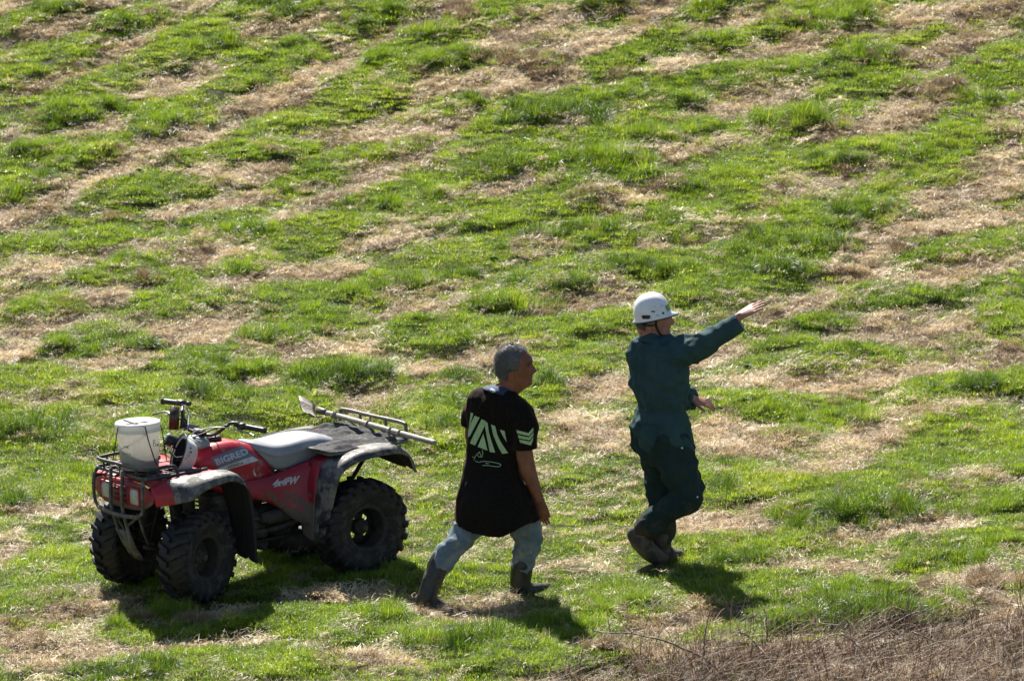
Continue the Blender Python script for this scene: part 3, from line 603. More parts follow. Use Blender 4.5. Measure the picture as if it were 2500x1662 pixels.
def make_wheel(pos, R, W, rr, steer, seed, near):
    sgn = 1 if near else -1
    M = Matrix.Translation(Vector(pos)) @ Euler((0, 0, steer)).to_matrix().to_4x4()
    t = bpy.data.objects.new('wheel', mesh('wheel', *rim_geo(W, rr, sgn*.03 if R < .295 else sgn*(-.005), 0 if R < .295 else 4))); COL.objects.link(t); t.parent = quad; t.matrix_local = M; t.data.materials.append(M_rim)
    t.data.polygons.foreach_set('use_smooth', np.ones(len(t.data.polygons), bool))
    ty = obj('tyre', tyre_geo(R, W, rr, seed), M_tyre, t, smooth=False)
    ty.data.materials.append(M_side)
    for p_ in ty.data.polygons:
        c = p_.center; rad = math.hypot(c.x, c.z)
        if rad < R*.84: p_.material_index = 1
        p_.use_smooth = rad < R*.95
    hub = [revolve([(.0, sgn*.075), (.018, sgn*.075), (.022, sgn*.07), (.024, sgn*.05), (.045, sgn*.035), (.05, sgn*.02), (.05, -.03*sgn), (0, -.03*sgn)], 20)]
    for i in range(4):
        a_ = i*math.pi/2+.78; hub.append(xf(revolve([(0, .02*sgn), (.008, .02*sgn), (.009, 0), (0, 0)], 6), rotm(t=(math.cos(a_)*.034, .03*sgn, math.sin(a_)*.034))))
    obj('hub', join(*hub), M_eng, t)
    return t
RF, RR_ = .284, .305
STEER = math.radians(20)
make_wheel((.602, .415, .283), RF, .215, .145, STEER, 1, True)
make_wheel((.602, -.415, .283), RF, .215, .145, STEER, 2, False)
make_wheel((-.622, .405, .290), RR_, .25, .150, 0, 3, True)
make_wheel((-.622, -.405, .290), RR_, .25, .150, 0, 4, False)

# running gear -------------------------------------------------------
ax = [tube([(-.622, -.33, .29), (-.622, .33, .29)], .032, 12), ellipsoid((-.622, -.03, .29), (.09, .075, .085)),
      tube([(-.60, -.02, .30), (-.35, -.02, .34)], .028, 10)]
P('rear_axle', join(*ax), M_engd)
fx = []
for s_ in (-1, 1):
    fx += [tube([(.62, s_*.30, .25), (.60, s_*.13, .30)], .014, 8), tube([(.56, s_*.30, .25), (.45, s_*.13, .30)], .014, 8),
           tube([(.62, s_*.29, .36), (.58, s_*.13, .42)], .012, 8), tube([(.60, s_*.27, .27), (.58, s_*.16, .62)], .032, 12),
           tube([(.62, s_*.33, .272), (.62, s_*.05, .30)], .018, 8)]
P('front_suspension', join(*fx), M_engd)
fr = []
for s_ in (-1, 1):
    fr += [tube([(.80, s_*.10, .33), (.55, s_*.13, .27), (.1, s_*.14, .25), (-.35, s_*.14, .26), (-.60, s_*.14, .38), (-.85, s_*.14, .66)], .014, 8),
           tube([(.78, s_*.12, .60), (.40, s_*.12, .66), (0, s_*.12, .62), (-.45, s_*.13, .60), (-.85, s_*.14, .68)], .013, 8),
           tube([(.62, s_*.13, .28), (.50, s_*.12, .66)], .013, 8), tube([(-.28, s_*.14, .26), (-.33, s_*.13, .60)], .013, 8)]
P('frame', join(*fr), M_engd)
en = [box((.12, 0, .36), (.34, .26, .22), .03), box((.20, 0, .52), (.17, .17, .14), .02, None), ellipsoid((.04, .15, .36), (.11, .05, .095)), ellipsoid((.20, .15, .38), (.075, .045, .07)),
      tube([(.24, .08, .50), (.33, .13, .47), (.20, .19, .34), (-.10, .19, .32), (-.30, .17, .34)], .020, 12), box((-.18, 0, .36), (.24, .20, .20), .03),
      tube([(-.12, .17, .40), (-.26, .17, .40)], .045, 14), tube([(.16, .17, .33), (-.05, .185, .30)], .028, 10)]
for i in range(6): en.append(box((.20, 0, .47+i*.025), (.20, .20, .006), 0))
P('engine', join(*en), M_eng)
P('exhaust', join(tube([(.30, .14, .46), (.18, .19, .42), (.0, .205, .405)], .019, 12), tube([(.0, .205, .405), (-.05, .205, .40), (-.16, .20, .40)], [.03, .042, .04], 14)), M_eng)
P('footpeg', join(tube([(.10, .15, .24), (.10, .42, .26)], .014, 8), *[box((.10, .24+.03*i, .272), (.07, .012, .012), 0) for i in range(6)]), M_engd)
P('footpeg', join(tube([(.10, -.15, .24), (.10, -.42, .26)], .014, 8)), M_engd)
P('belly_plate', box((.15, 0, .235), (.75, .24, .012), .004), M_engd)
P('gear_lever', join(tube([(.02, .20, .33), (.16, .25, .30), (.22, .27, .32)], .008, 6), tube([(.22, .24, .32), (.22, .31, .325)], .010, 6)), M_engd)
P('battery_box', box((-.42, 0, .56), (.22, .20, .14), .02), M_blk)

def squeeze(v, ky=1.0):
    v = np.array(v, float); a_ = v[..., 0] > .6; v[..., 1] = np.where(a_, v[..., 1]*ky, v[..., 1]); v[..., 0] = np.where(a_, .6+(v[..., 0]-.6)*.80, v[..., 0]); return v
def sq(g, ky=.86): return squeeze(g[0], ky), g[1]
# front fenders ---------------------------------------------------------
def fender_rows(side=1):
    # stations along the arch, front corner -> over the wheel -> down behind it
    lip = [(.925, .375, .655), (.86, .43, .668), (.80, .49, .675), (.72, .54, .69), (.62, .54, .73), (.50, .535, .758), (.40, .53, .768), (.325, .525, .742), (.28, .52, .665), (.255, .515, .55), (.243, .51, .38), (.235, .505, .19)]
    mid = [(.935, .355, .72), (.87, .395, .745), (.80, .44, .765), (.72, .475, .772), (.62, .475, .782), (.50, .47, .790), (.40, .465, .792), (.31, .46, .765), (.262, .455, .67), (.24, .45, .55), (.228, .45, .38), (.222, .45, .19)]
    inn = [(.93, .30, .755), (.87, .32, .770), (.80, .335, .778), (.72, .34, .785), (.62, .34, .787), (.50, .335, .787), (.40, .33, .782), (.30, .32, .750), (.25, .32, .67), (.225, .32, .54), (.215, .32, .38), (.21, .32, .20)]
    cen = [(.93, .10, .760), (.87, .10, .775), (.80, .10, .782), (.72, .10, .785), (.62, .10, .785), (.50, .10, .785), (.42, .10, .785), (.36, .13, .76), (.27, .17, .66), (.235, .2, .53), (.225, .22, .38), (.22, .24, .22)]
    return lip, mid, inn, cen
lip, mid, inn, cen = [squeeze(np.array(r_)) for r_ in fender_rows()]
def sm(r_): return catmull(r_, 3)
lipd = lip+np.array([0, .004, -.022]); lipd[8:, 2] += .022; lipd[8:, 0] += -.02; lipd[8:, 1] += 0
red_g = grid([sm(cen)[:25], sm(cen*.6+inn*.4)[:25]+[0, 0, .004], sm(inn)[:25], sm(inn*.5+mid*.5)[:25]+[0, 0, .010]])
_fr = [sm(inn*.5+mid*.5)+[0, 0, .012], sm(mid), sm(mid*.4+lip*.6)+[0, .018, .012], sm(lip), sm(lipd)]
corner_g = grid([q_[:7]-[0, 0, .003] for q_ in _fr]); flare_g = grid([q_[5:]+[0, .002, .003] for q_ in _fr])
flap_g = grid([sm(cen)[20:], sm(inn)[20:]-[.004, 0, 0], sm(inn*.5+mid*.5)[20:]-[.004, 0, 0]])
for s_ in (1, -1):
    f_ = (lambda g: g) if s_ == 1 else mirror_y
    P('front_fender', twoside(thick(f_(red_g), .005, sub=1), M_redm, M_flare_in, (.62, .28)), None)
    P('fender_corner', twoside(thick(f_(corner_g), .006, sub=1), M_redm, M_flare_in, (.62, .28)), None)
    P('fender_flare', twoside(thick(f_(flare_g), .006, sub=1), M_flare, M_flare_in, (.62, .28)), None)
    P('splash_guard', thick(f_(flap_g), .005, sub=1), M_flare_in)
P('hood_panel', thick(sq(grid([[(.93, -.11, .76), (.93, .11, .76)], [(.8, -.11, .785), (.8, .11, .785)], [(.6, -.11, .80), (.6, .11, .80)], [(.42, -.11, .80), (.42, .11, .80)]]), 1.0), .005), M_red)
# front face with lamps
fas = grid([[(.93, -.50, .66), (.945, -.36, .60), (.955, -.2, .585), (.955, 0, .58), (.955, .2, .585), (.945, .36, .60), (.93, .50, .66)],
            [(.932, -.49, .70), (.95, -.36, .68), (.96, -.2, .67), (.96, 0, .67), (.96, .2, .67), (.95, .36, .68), (.932, .49, .70)],
            [(.934, -.455, .72), (.945, -.34, .752), (.95, -.2, .757), (.95, 0, .759), (.95, .2, .757), (.945, .34, .752), (.934, .455, .72)],
            [(.930, -.44, .725), (.93, -.34, .756), (.93, -.2, .760), (.93, 0, .762), (.93, .2, .76), (.93, .34, .756), (.930, .44, .725)]])
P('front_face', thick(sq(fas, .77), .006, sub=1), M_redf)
for s_ in (1, -1):
    hl = P('headlight', sq(box((.962, s_*.205, .672), (.03, .115, .095), .014)), M_lens)
    obj('lamp_surround', sq(join(box((.958, s_*.205, .726), (.03, .145, .012), .004), box((.958, s_*.205, .618), (.03, .145, .012), .004), box((.958, s_*.205+.067, .672), (.03, .012, .11), .004), box((.958, s_*.205-.067, .672), (.03, .012, .11), .004))), M_redm, hl)
gr = P('grille', sq(box((.958, 0, .668), (.02, .22, .115), .006)), M_redm)
for i in range(3):
    for j in (-1, 1): obj('grille_slot', sq(box((.972, j*.055, .635+i*.034), (.010, .082, .018), .002)), M_blk, gr)
# bull bar
bb = []
for s_ in (-1, 1):
    bb.append(tube([(.985, s_*.085, .83), (1.0, s_*.085, .66), (1.0, s_*.085, .585), (.955, s_*.075, .44), (.90, s_*.065, .33), (.86, s_*.06, .27)], .0145, 10))
    bb.append(tube([(.955, s_*.35, .80), (.985, s_*.365, .72), (.985, s_*.36, .60), (.99, s_*.30, .555)], .0135, 10))
    bb.append(tube([(.93, s_*.19, .56), (.87, s_*.16, .44), (.80, s_*.12, .33)], .012, 8))
    bb.append(tube([(.975, s_*.085, .47), (.84, s_*.14, .55)], .010, 8))
bb.append(tube([(.99, -.30, .555), (1.005, -.1, .545), (1.005, .1, .545), (.99, .30, .555)], .0145, 10))
P('bull_bar', sq(join(*bb), .82), M_guard)
P('skid_plate', thick(sq(grid([[(.955, -.085, .44), (.955, .085, .44)], [(.90, -.08, .33), (.90, .08, .33)], [(.82, -.06, .235), (.82, .06, .235)], [(.70, -.06, .225), (.70, .06, .225)]]), 1.0), .008), M_guard)

# front rack
ft = []; rx0, rx1, ry, rz = .42, .955, .315, .800
ft.append(tube([(rx0, ry-.03, rz), (.62, ry, rz), (rx1-.06, ry, rz), (rx1, ry-.05, rz), (rx1, 0, rz), (rx1, -ry+.05, rz), (rx1-.06, -ry, rz), (.62, -ry, rz), (rx0, -ry+.03, rz)], .0115, 8, 5))
zt = rz+.058
ft.append(tube([(.66, ry, rz), (.70, ry, zt), (rx1-.07, ry-.005, zt), (rx1, ry-.06, zt), (rx1, 0, zt), (rx1, -ry+.06, zt), (rx1-.07, -ry+.005, zt), (.70, -ry, zt), (.66, -ry, rz)], .0115, 8, 5))
for yy in (-.2, 0, .2): ft.append(tube([(rx1, yy, rz), (rx1, yy, zt)], .009, 6))
for xx in (.84,):
    for s_ in (-1, 1): ft.append(tube([(xx, s_*ry, rz), (xx, s_*ry, zt)], .009, 6))
for xx in (.50, .66, .82): ft.append(tube([(xx, -ry, rz-.008), (xx, ry, rz-.008)], .0095, 6))
for yy in (-.24, -.12, .0, .12, .24): ft.append(tube([(.45, yy, rz-.004), (rx1, yy, rz-.004)], .0085, 6))
P('front_rack', sq(join(*ft), 1.0), M_rack)

# tank, cowl, seat, body side ------------------------------------------------
def section(x, wt, wm, wb, zt, zm, zb, n=28):
    """rounded tank section: half widths at top / middle / bottom"""
    pts = [(0, zt), (wt*.7, zt-.002), (wt, zt-.018), (wt+(wm-wt)*.5, (zt+zm)/2+.004), (wm, zm), (wm, (zm+zb)/2), (wb, zb)]
    pts = [(p[0], p[1]) for p in catmull(np.array(pts), 3)]
    R_ = [(x, p[0], p[1]) for p in pts]+[(x, -p[0], p[1]) for p in pts[::-1][:-1]]
    return np.array(R_)
tank = rings([section(.415, .075, .12, .13, .815, .76, .66), section(.375, .10, .145, .15, .875, .80, .64), section(.31, .115, .165, .165, .905, .82, .62), section(.20, .12, .175, .175, .915, .81, .60), section(.10, .115, .175, .18, .910, .79, .57), section(.02, .105, .17, .18, .890, .77, .56), section(-.06, .10, .168, .18, .855, .75, .57), section(-.13, .09, .16, .18, .80, .715, .58), section(-.20, .07, .14, .165, .74, .68, .60)])
P('fuel_tank', subsurf(tank, 1), M_red)
P('fuel_cap', revolve([(.0, .018), (.035, .018), (.048, .012), (.05, 0), (.05, -.012), (0, -.012)], 24, 'z'), M_blk).location = (.185, .0, .925)
# body side: the lower red panel under tank and seat, running back to the rear fender
for s_ in (1, -1):
    g = grid([sm(np.array([(.36, .165, .70), (.20, .185, .66), (.04, .19, .655), (-.12, .19, .665), (-.26, .20, .70), (-.38, .25, .735)])),
              sm(np.array([(.34, .175, .66), (.18, .20, .61), (.02, .21, .595), (-.13, .215, .595), (-.27, .23, .60), (-.37, .30, .64)])),
              sm(np.array([(.30, .165, .63), (.14, .20, .575), (.0, .21, .545), (-.13, .22, .50), (-.25, .25, .44), (-.33, .34, .48)])),
              sm(np.array([(.28, .15, .62), (.12, .19, .56), (-.02, .20, .52), (-.14, .21, .46), (-.24, .25, .36), (-.31, .36, .34)]))])
    P('side_panel', thick(g if s_ == 1 else mirror_y(g), .006, sub=1), M_redm)
# seat
def seatsec(x, w, zt, zb, dr=0):
    pts = catmull(np.array([(0, zt), (w*.6, zt-.004), (w*.92, zt-.025), (w*1.03, zt-.07+dr), (w*.98, (zt+zb)/2-.01), (w*.93, zb)]), 3)
    return np.array([(x, p[0], p[1]) for p in pts]+[(x, -p[0], p[1]) for p in pts[::-1][:-1]])
seat = rings([seatsec(-.01, .070, .884, .862, .02), seatsec(-.035, .100, .888, .835, .02), seatsec(-.08, .140, .878, .775, .01), seatsec(-.13, .166, .866, .712), seatsec(-.175, .182, .856, .668), seatsec(-.27, .19, .858, .672), seatsec(-.38, .19, .872, .698), seatsec(-.50, .185, .872, .72), seatsec(-.60, .178, .850, .735), seatsec(-.68, .155, .81, .745), seatsec(-.71, .12, .77, .75)])
P('seat', subsurf(seat, 1), M_seat)
P('seat_piping', join(*[tube([(-.02, s_*.085, .858), (-.07, s_*.138, .778), (-.12, s_*.164, .712), (-.17, s_*.178, .664), (-.27, s_*.184, .664), (-.38, s_*.184, .690), (-.62, s_*.170, .727)], .006, 6) for s_ in (1, -1)]), M_blk)
# rear fenders
rl = np.array([(-.315, .44, .22), (-.335, .47, .34), (-.35, .50, .48), (-.375, .52, .60), (-.43, .53, .70), (-.52, .53, .745), (-.64, .53, .765), (-.78, .53, .772), (-.87, .53, .765), (-.93, .53, .735), (-.975, .53, .67), (-1.005, .52, .60)])
rm = np.array([(-.30, .40, .22), (-.315, .41, .34), (-.33, .42, .48), (-.355, .43, .61), (-.41, .44, .72), (-.52, .45, .778), (-.64, .45, .797), (-.78, .45, .80), (-.88, .45, .79), (-.94, .45, .75), (-.985, .45, .68), (-1.015, .44, .61)])
ri = np.array([(-.29, .34, .24), (-.30, .33, .34), (-.315, .31, .48), (-.34, .29, .62), (-.39, .27, .725), (-.50, .26, .765), (-.64, .26, .775), (-.78, .26, .775), (-.88, .26, .765), (-.94, .26, .74), (-.985, .30, .68), (-1.015, .34, .61)])
rc = np.array([(-.28, .26, .28), (-.285, .25, .36), (-.29, .22, .50), (-.31, .18, .64), (-.37, .14, .70), (-.50, .10, .74), (-.64, .08, .75), (-.78, .05, .75), (-.88, .02, .745), (-.93, .0, .73), (-.94, .0, .70), (-.94, .0, .68)])
rrd = grid([sm(rc), sm(rc*.4+ri*.6), sm(ri), sm(ri*.45+rm*.55)+[0, 0, .006]])
rld = rl+np.array([0, .004, -.022]); rld[:4] = rl[:4]+[-.02, 0, 0]; rld[10:] = rl[10:]+[.02, 0, 0]
rfl = grid([sm(ri*.45+rm*.55)+[0, 0, .008], sm(rm), sm(rm*.4+rl*.6)+[0, .012, .010], sm(rl), sm(rld)])
for s_ in (1, -1):
    f_ = (lambda g: g) if s_ == 1 else mirror_y
    P('rear_fender', twoside(thick(f_(rrd), .005, sub=1), M_redm, M_flare_in, (-.62, .29)), None)
    P('fender_flare', twoside(thick(f_(rfl), .006, sub=1), M_flare, M_flare_in, (-.62, .29)), None)
P('tail_light', box((-.955, 0, .70), (.03, .12, .05), .01), mat('tail_red', (.35, .01, .01), .3))
# rear rack
rt = []; bx0, bx1, by, bz = -.42, -1.02, .42, .785
rt.append(tube([(bx0-.05, by, bz), (-.75, by, bz+.002), (bx1+.06, by, bz+.006), (bx1, by-.05, bz+.006), (bx1, 0, bz+.006), (bx1, -by+.05, bz+.006), (bx1+.06, -by, bz+.006), (-.75, -by, bz+.002), (bx0-.05, -by, bz), (bx0, -by+.05, bz), (bx0-.03, -.12, bz), (-.52, 0, bz), (bx0-.03, .12, bz), (bx0, by-.05, bz), (bx0-.05, by, bz)], .0125, 8, 5))
zt = .90
rt.append(tube([(bx1, by-.03, bz), (bx1-.005, by-.035, zt-.03), (bx1-.005, by-.075, zt), (bx1-.005, 0, zt), (bx1-.005, -by+.075, zt), (bx1-.005, -by+.035, zt-.03), (bx1, -by+.03, bz)], .0125, 8, 5))
for yy in (-.15, .15): rt.append(tube([(bx1-.003, yy, bz), (bx1-.005, yy, zt)], .010, 6))
for yy in (-.26, -.13, 0, .13, .26): rt.append(tube([(-.50, yy, bz-.004), (bx1, yy, bz)], .0085, 6))
for xx in (-.60, -.85): rt.append(tube([(xx, -by, bz-.006), (xx, by, bz-.006)], .0095, 6))
P('rear_rack', join(*rt), M_rrack)

# handlebars -----------------------------------------------------------------
HB = []
nE, nI = qat(648, 1051, .40), qat(596, 1041, .27); fE, fI = qat(399, 979, -.42), qat(440, 984, -.28)
stem = np.array([.27, 0, .90]); cl = np.array([.235, -.01, .985])
nB = qat(563, 1033, .20); fB = qat(447, 1012, -.16); nC = qat(517, 1062, .08); fC = qat(455, 1045, -.09)
P('handlebar', tube([nE, nI, nB, nC, fC, fB, fI, fE], .0115, 10, 6), M_blk)
P('steering_column', join(tube([(.33, 0, .70), stem, (nC+fC)/2], .02, 10), box((nC+fC)/2, (.05, .12, .035), .01)), M_blk)
def along(a_, b_, t): return np.asarray(a_)+(np.asarray(b_)-np.asarray(a_))*t
P('handgrip', tube([along(nI, nE, .08), along(nI, nE, .5), along(nI, nE, 1.02)], [.0185, .0175, .0185], 14), M_blk)
P('handgrip', join(tube([along(fI, fE, .10), along(fI, fE, .5), along(fI, fE, 1.02)], [.0185, .0175, .019], 14), tube([along(fI, fE, .98), along(fI, fE, 1.04)], .023, 14)), M_blk)
P('switch_block', join(box(along(nI, nE, -.08), (.05, .045, .045), .01), box(along(nI, nE, -.35)+[0, 0, .006], (.04, .035, .035), .008)), M_blk)
P('switch_block', join(box(along(fI, fE, -.05)+[0, 0, .006], (.055, .07, .035), .01), box(along(fI, fE, -.5)+[0, 0, .004], (.04, .03, .03), .008)), M_blk)
nL = qat(622, 1065, .40); fL = qat(373, 1012, -.38)
P('brake_lever', tube([along(nI, nE, -.3)-[0, 0, .012], qat(585, 1052, .25), qat(608, 1057, .33), nL], .006, 8), M_chrome)
P('brake_lever', join(tube([qat(420, 1011, -.2), qat(408, 1006, -.25), qat(395, 1006, -.31), fL], [.008, .007, .0065, .007], 8), ellipsoid(qat(415, 1010, -.22), (.018, .018, .012))), M_chrome)
P('brake_cable', join(tube([qat(560, 1043, .2), qat(530, 1043, .15), qat(500, 1047, .08), qat(470, 1058, .02), (.38, 0, .84)], .0045, 6)), M_silver_cable)
P('throttle_cable', join(tube([qat(558, 1036, .2), qat(520, 1048, .1), qat(490, 1060, .06), qat(470, 1068, .03)], .005, 6)), M_cable)
P('clutch_cable', join(tube([qat(443, 986, -.24), qat(455, 995, -.2), qat(461, 1013, -.15), qat(460, 1032, -.1), qat(457, 1050, -.05)], .0042, 6)), M_silver_cable)
P('breather_hose', join(tube([qat(531, 1042, .12), qat(527, 1062, .06), qat(518, 1074, .03), qat(510, 1070, .03)], .004, 6)), M_cable)
# dash pod and clock
pod = rings([np.array([(x_+.0, y_, z_) for x_, y_, z_ in ((.40, .11, .80), (.40, -.11, .80), (.44, -.13, .90), (.44, .13, .90))]), np.array([(.26, .07, .84), (.26, -.07, .84), (.27, -.09, .955), (.27, .09, .955)])])
podc = qat(478, 1070, .02)
P('dash_cowl', subsurf(join(rings([podc+np.array(v_) for v_ in ([[.07, -.12, -.06], [.07, .10, -.08], [.075, .11, -.01], [.075, -.12, .03]], [[0, -.13, -.06], [0, .11, -.08], [-.005, .12, .015], [-.005, -.13, .055]], [[-.09, -.08, -.08], [-.09, .09, -.09], [-.09, .08, -.015], [-.09, -.08, .02]])])), 1), M_grey)
P('windscreen_lip', thick(grid([[podc+[.00, -.16, .09], podc+[-.11, -.13, .045]], [podc+[.015, -.15, .055], podc+[-.08, -.12, .03]]]), .008), M_grey)
sc_ = qat(421, 1077, .03)
dM = rotm(0, math.radians(62), math.radians(-14)); g = revolve([(0, .05), (.036, .05), (.040, .046), (.040, -.04), (.030, -.06), (0, -.06)], 24, 'z')
sp = P('speedometer', xf(g, np.array(Matrix.Translation(Vector(sc_)))@dM), M_blk)
obj('clock_glass', xf(revolve([(0, .0525), (.034, .0525), (.034, .05), (0, .05)], 24, 'z'), np.array(Matrix.Translation(Vector(sc_)))@dM), mat('clock_face', (.10, .17, .14), .12), sp)
# steel pipe holder clamped to the bars
tp, tb = qat(427, 993, -.14), qat(424, 1048, -.12); dv = (tp-tb)/np.linalg.norm(tp-tb)
Mp = np.eye(4); uu = np.cross(dv, [0, 1, 0]); uu /= np.linalg.norm(uu); Mp[:3, 0] = uu; Mp[:3, 1] = np.cross(dv, uu); Mp[:3, 2] = dv; Mp[:3, 3] = tb; hh = np.linalg.norm(tp-tb)
hp = P('holder_pipe', xf(revolve([(0, .004), (.031, .004), (.0325, 0), (.0325, hh), (.0285, hh), (.0285, .02), (0, .02)], 28, 'z'), Mp), M_rust)
obj('holder_bracket', join(tube([along(tb, tp, .45), qat(452, 1022, -.11), qat(455, 1040, -.08), qat(450, 1050, -.05)], .007, 8), tube([qat(444, 1000, -.15), qat(445, 1020, -.12), qat(443, 1046, -.1)], .011, 8)), M_blk, hp)
# ------------------------------------------------------------------ flat print laid on real surfaces
def bvh_of(*objs):
    V, Fc, n = [], [], 0
    bpy.context.view_layer.update()
    for o in objs:
        M = o.matrix_world; vs = [M@v.co for v in o.data.vertices]; V += vs; Fc += [tuple(i+n for i in p.vertices) for p in o.data.polygons]; n += len(vs)
    return BVHTree.FromPolygons(V, Fc)
SMALL_PRINT = 'splash_marks scuffs marker_writing worn_print pocket_seam paint_chip'.split()
def decal(name, geo2, bvh, m, parent, off=0.0022, sub=0, **k):
    """geo2: 2D vertices measured on the photo and faces; each vertex dropped onto the surface"""
    if len(geo2[1]) > 1 and 'kind' not in k and name in SMALL_PRINT: k['kind'] = 'stuff'
    bm = bmesh.new(); vs = [bm.verts.new((p[0], p[1], 0)) for p in geo2[0]]
    for f in geo2[1]:
        try: bm.faces.new([vs[i] for i in f])
        except ValueError: pass
    bmesh.ops.triangulate(bm, faces=bm.faces[:])
    for _ in range(8):
        ed = [e for e in bm.edges if e.calc_length() > (sub or 4)]
        if not ed or len(bm.verts) > 30000: break
        bmesh.ops.subdivide_edges(bm, edges=ed, cuts=1); bmesh.ops.triangulate(bm, faces=bm.faces[:])
    last = None; bad = []
    co = Vector(CAM)
    for v in bm.verts:
        d = Vector(ray(v.co.x, v.co.y)); h = bvh.ray_cast(co, d)
        if h[0] is None: bad.append(v); continue
        n = h[1] if h[1].dot(d) < 0 else -h[1]
        v.co = h[0]+n*off
    bmesh.ops.delete(bm, geom=bad, context='VERTS')
    for f in [f for f in bm.faces if max(e.calc_length() for e in f.edges) > 0.06]: bm.faces.remove(f)
    me = bpy.data.meshes.new(name); bm.to_mesh(me); bm.free()
    if parent is not None:
        me.transform(parent.matrix_world.inverted())
    return obj(name, me, m, parent, **k)
def text2(s, quadpx, bold=.02, shear=0.0):
    """letters as 2D polygons mapped onto four corners: top-left, top-right, bottom-right, bottom-left"""
    c = bpy.data.curves.new('t', 'FONT'); c.body = s; c.offset = bold; c.shear = shear; c.resolution_u = 3
    o = bpy.data.objects.new('t', c); COL.objects.link(o); bpy.context.view_layer.update()
    me = bpy.data.meshes.new_from_object(o.evaluated_get(bpy.context.evaluated_depsgraph_get())); bpy.data.objects.remove(o)
    v = np.array([q_.co[:2] for q_ in me.vertices]); f = [tuple(p.vertices) for p in me.polygons]
    u = (v-v.min(0))/(v.max(0)-v.min(0)); tl, tr, br, bl = [np.array(q_, float) for q_ in quadpx]
    x, y = u[:, :1], u[:, 1:]
    return (tl*(1-x)+tr*x)*y+(bl*(1-x)+br*x)*(1-y), f
def polyset(polys, ox=0, oy=0, s=1.0):
    V, Fc = [], []
    for p in polys:
        n = len(V); V += [(ox+q_[0]/s, oy+q_[1]/s) for q_ in p]; Fc.append(tuple(range(n, n+len(p))))
    return V, Fc
def strokes(lines, w, ox=0, oy=0, s=1.0):
    V, Fc = [], []
    for L in lines:
        P_ = catmull(np.array([(ox+a_/s, oy+b_/s) for a_, b_ in L], float), 3); T = np.gradient(P_, axis=0); T /= np.linalg.norm(T, axis=1)[:, None]+1e-9
        N_ = np.stack([-T[:, 1], T[:, 0]], 1)*w/2; n = len(V)
        for a_, b_ in zip(P_+N_, P_-N_): V += [tuple(a_), tuple(b_)]
        for i in range(len(P_)-1): Fc.append((n+2*i, n+2*i+1, n+2*i+3, n+2*i+2))
    return V, Fc
bpy.context.view_layer.update()
tanko = bpy.data.objects['fuel_tank']; sideo = [o for o in bpy.data.objects if o.name.startswith('side_panel')]
bv = bvh_of(tanko, *sideo)
M_lab = mat('label_grey', (.13, .145, .165), .4); M_labw = mat('label_white', (.55, .55, .56), .4, (.42, .42, .42), 20); M_lett = mat('label_silver', (.50, .52, .54), .4, (.38, .4, .42), 25)
R3 = lambda x, y: (250+x/5.754, 960+y/5.754)
def quadgrid(a_, b_, c_, d_, n=8, m_=4):
    a_, b_, c_, d_ = [np.array(q_, float) for q_ in (a_, b_, c_, d_)]; V = []; f = []
    for j in range(m_+1):
        for i in range(n+1):
            u, v = i/n, j/m_; V.append(tuple((a_*(1-u)+b_*u)*(1-v)+(d_*(1-u)+c_*u)*v))
    for j in range(m_):
        for i in range(n): f.append((j*(n+1)+i, j*(n+1)+i+1, (j+1)*(n+1)+i+1, (j+1)*(n+1)+i))
    return V, f
lb = decal('tank_label', quadgrid(R3(1520, 905), R3(1965, 735), R3(2105, 880), R3(1625, 1050)), bv, M_lab, tanko, .0015)
decal('tank_label_white', quadgrid(R3(1620, 1052), R3(2110, 882), R3(2195, 940), R3(1672, 1095)), bv, M_labw, tanko, .0015)
decal('tank_lettering', text2('BIGRED', (R3(1570, 925), R3(2015, 768), R3(2060, 850), R3(1610, 1010)), .035), bv, M_lett, tanko, .003)
decal('tank_lettering', text2('HONDA', (R3(1755, 1015), R3(1975, 955), R3(1985, 990), R3(1765, 1055)), .02), bv, mat('letter_dark_red', (.16, .02, .025), .5), tanko, .003)
R2 = lambda x, y: (600+x/2.904, 940+y/2.904)
decal('side_lettering', text2('4x4FW', (R2(200, 668), R2(385, 640), R2(375, 695), R2(182, 725)), .05, .2), bv, M_labw, sideo[0], .003)
decal('paint_chip', polyset([[R2(48, 600), R2(60, 608), R2(75, 640), R2(70, 648), R2(55, 632)], [R2(55, 590), R2(62, 588), R2(66, 606)]]), bv, M_labw, tanko, .002)

# ------------------------------------------------------------------ bucket on the front rack
def lM(p, rx=0, ry=0, rz=0): return QM @ Matrix.Translation(Vector(p)) @ Euler((rx, ry, rz)).to_matrix().to_4x4()
BP = qatz(342, 1141, .818)
BK = empty('bucket', 'white plastic lidded bucket strapped upright on the front rack of the quad bike', 'bucket', lM(BP, 0, 0, 0))
M_pail = mat('milky_plastic', (.88, .87, .82), .35, (.82, .81, .75), 12, trans=.78, mud=True, mudcol=(.2, .17, .13), mudamt=.72, mudscale=45)
M_lid = mat('white_lid', (.82, .82, .81), .32, (.76, .76, .74), 8, trans=.30)
H_ = .285; r0_, r1_ = .118, .137
obj('pail', revolve([(0, .004), (r0_-.004, .004), (r0_, .0), (r0_+.001, .004), (r1_-.002, H_-.03)], 64, 'z'), M_pail, BK)
obj('lid', revolve([(0, H_+.004), (r1_-.02, H_+.004), (r1_-.012, H_+.012), (r1_+.002, H_+.012), (r1_+.008, H_+.004), (r1_+.009, H_-.016), (r1_+.004, H_-.018), (r1_+.003, H_-.03), (r1_+.007, H_-.034), (r1_+.006, H_-.046), (r1_-.001, H_-.05), (r1_-.006, H_-.04), (r1_-.02, H_-.002), (0, H_-.002)], 64, 'z'), M_lid, BK)
n_ = 48; a_ = np.arange(n_)/n_*2*math.pi
tilt = lambda rr, z0: np.stack([np.cos(a_)*rr, np.sin(a_)*rr, z0+0*a_], 1)
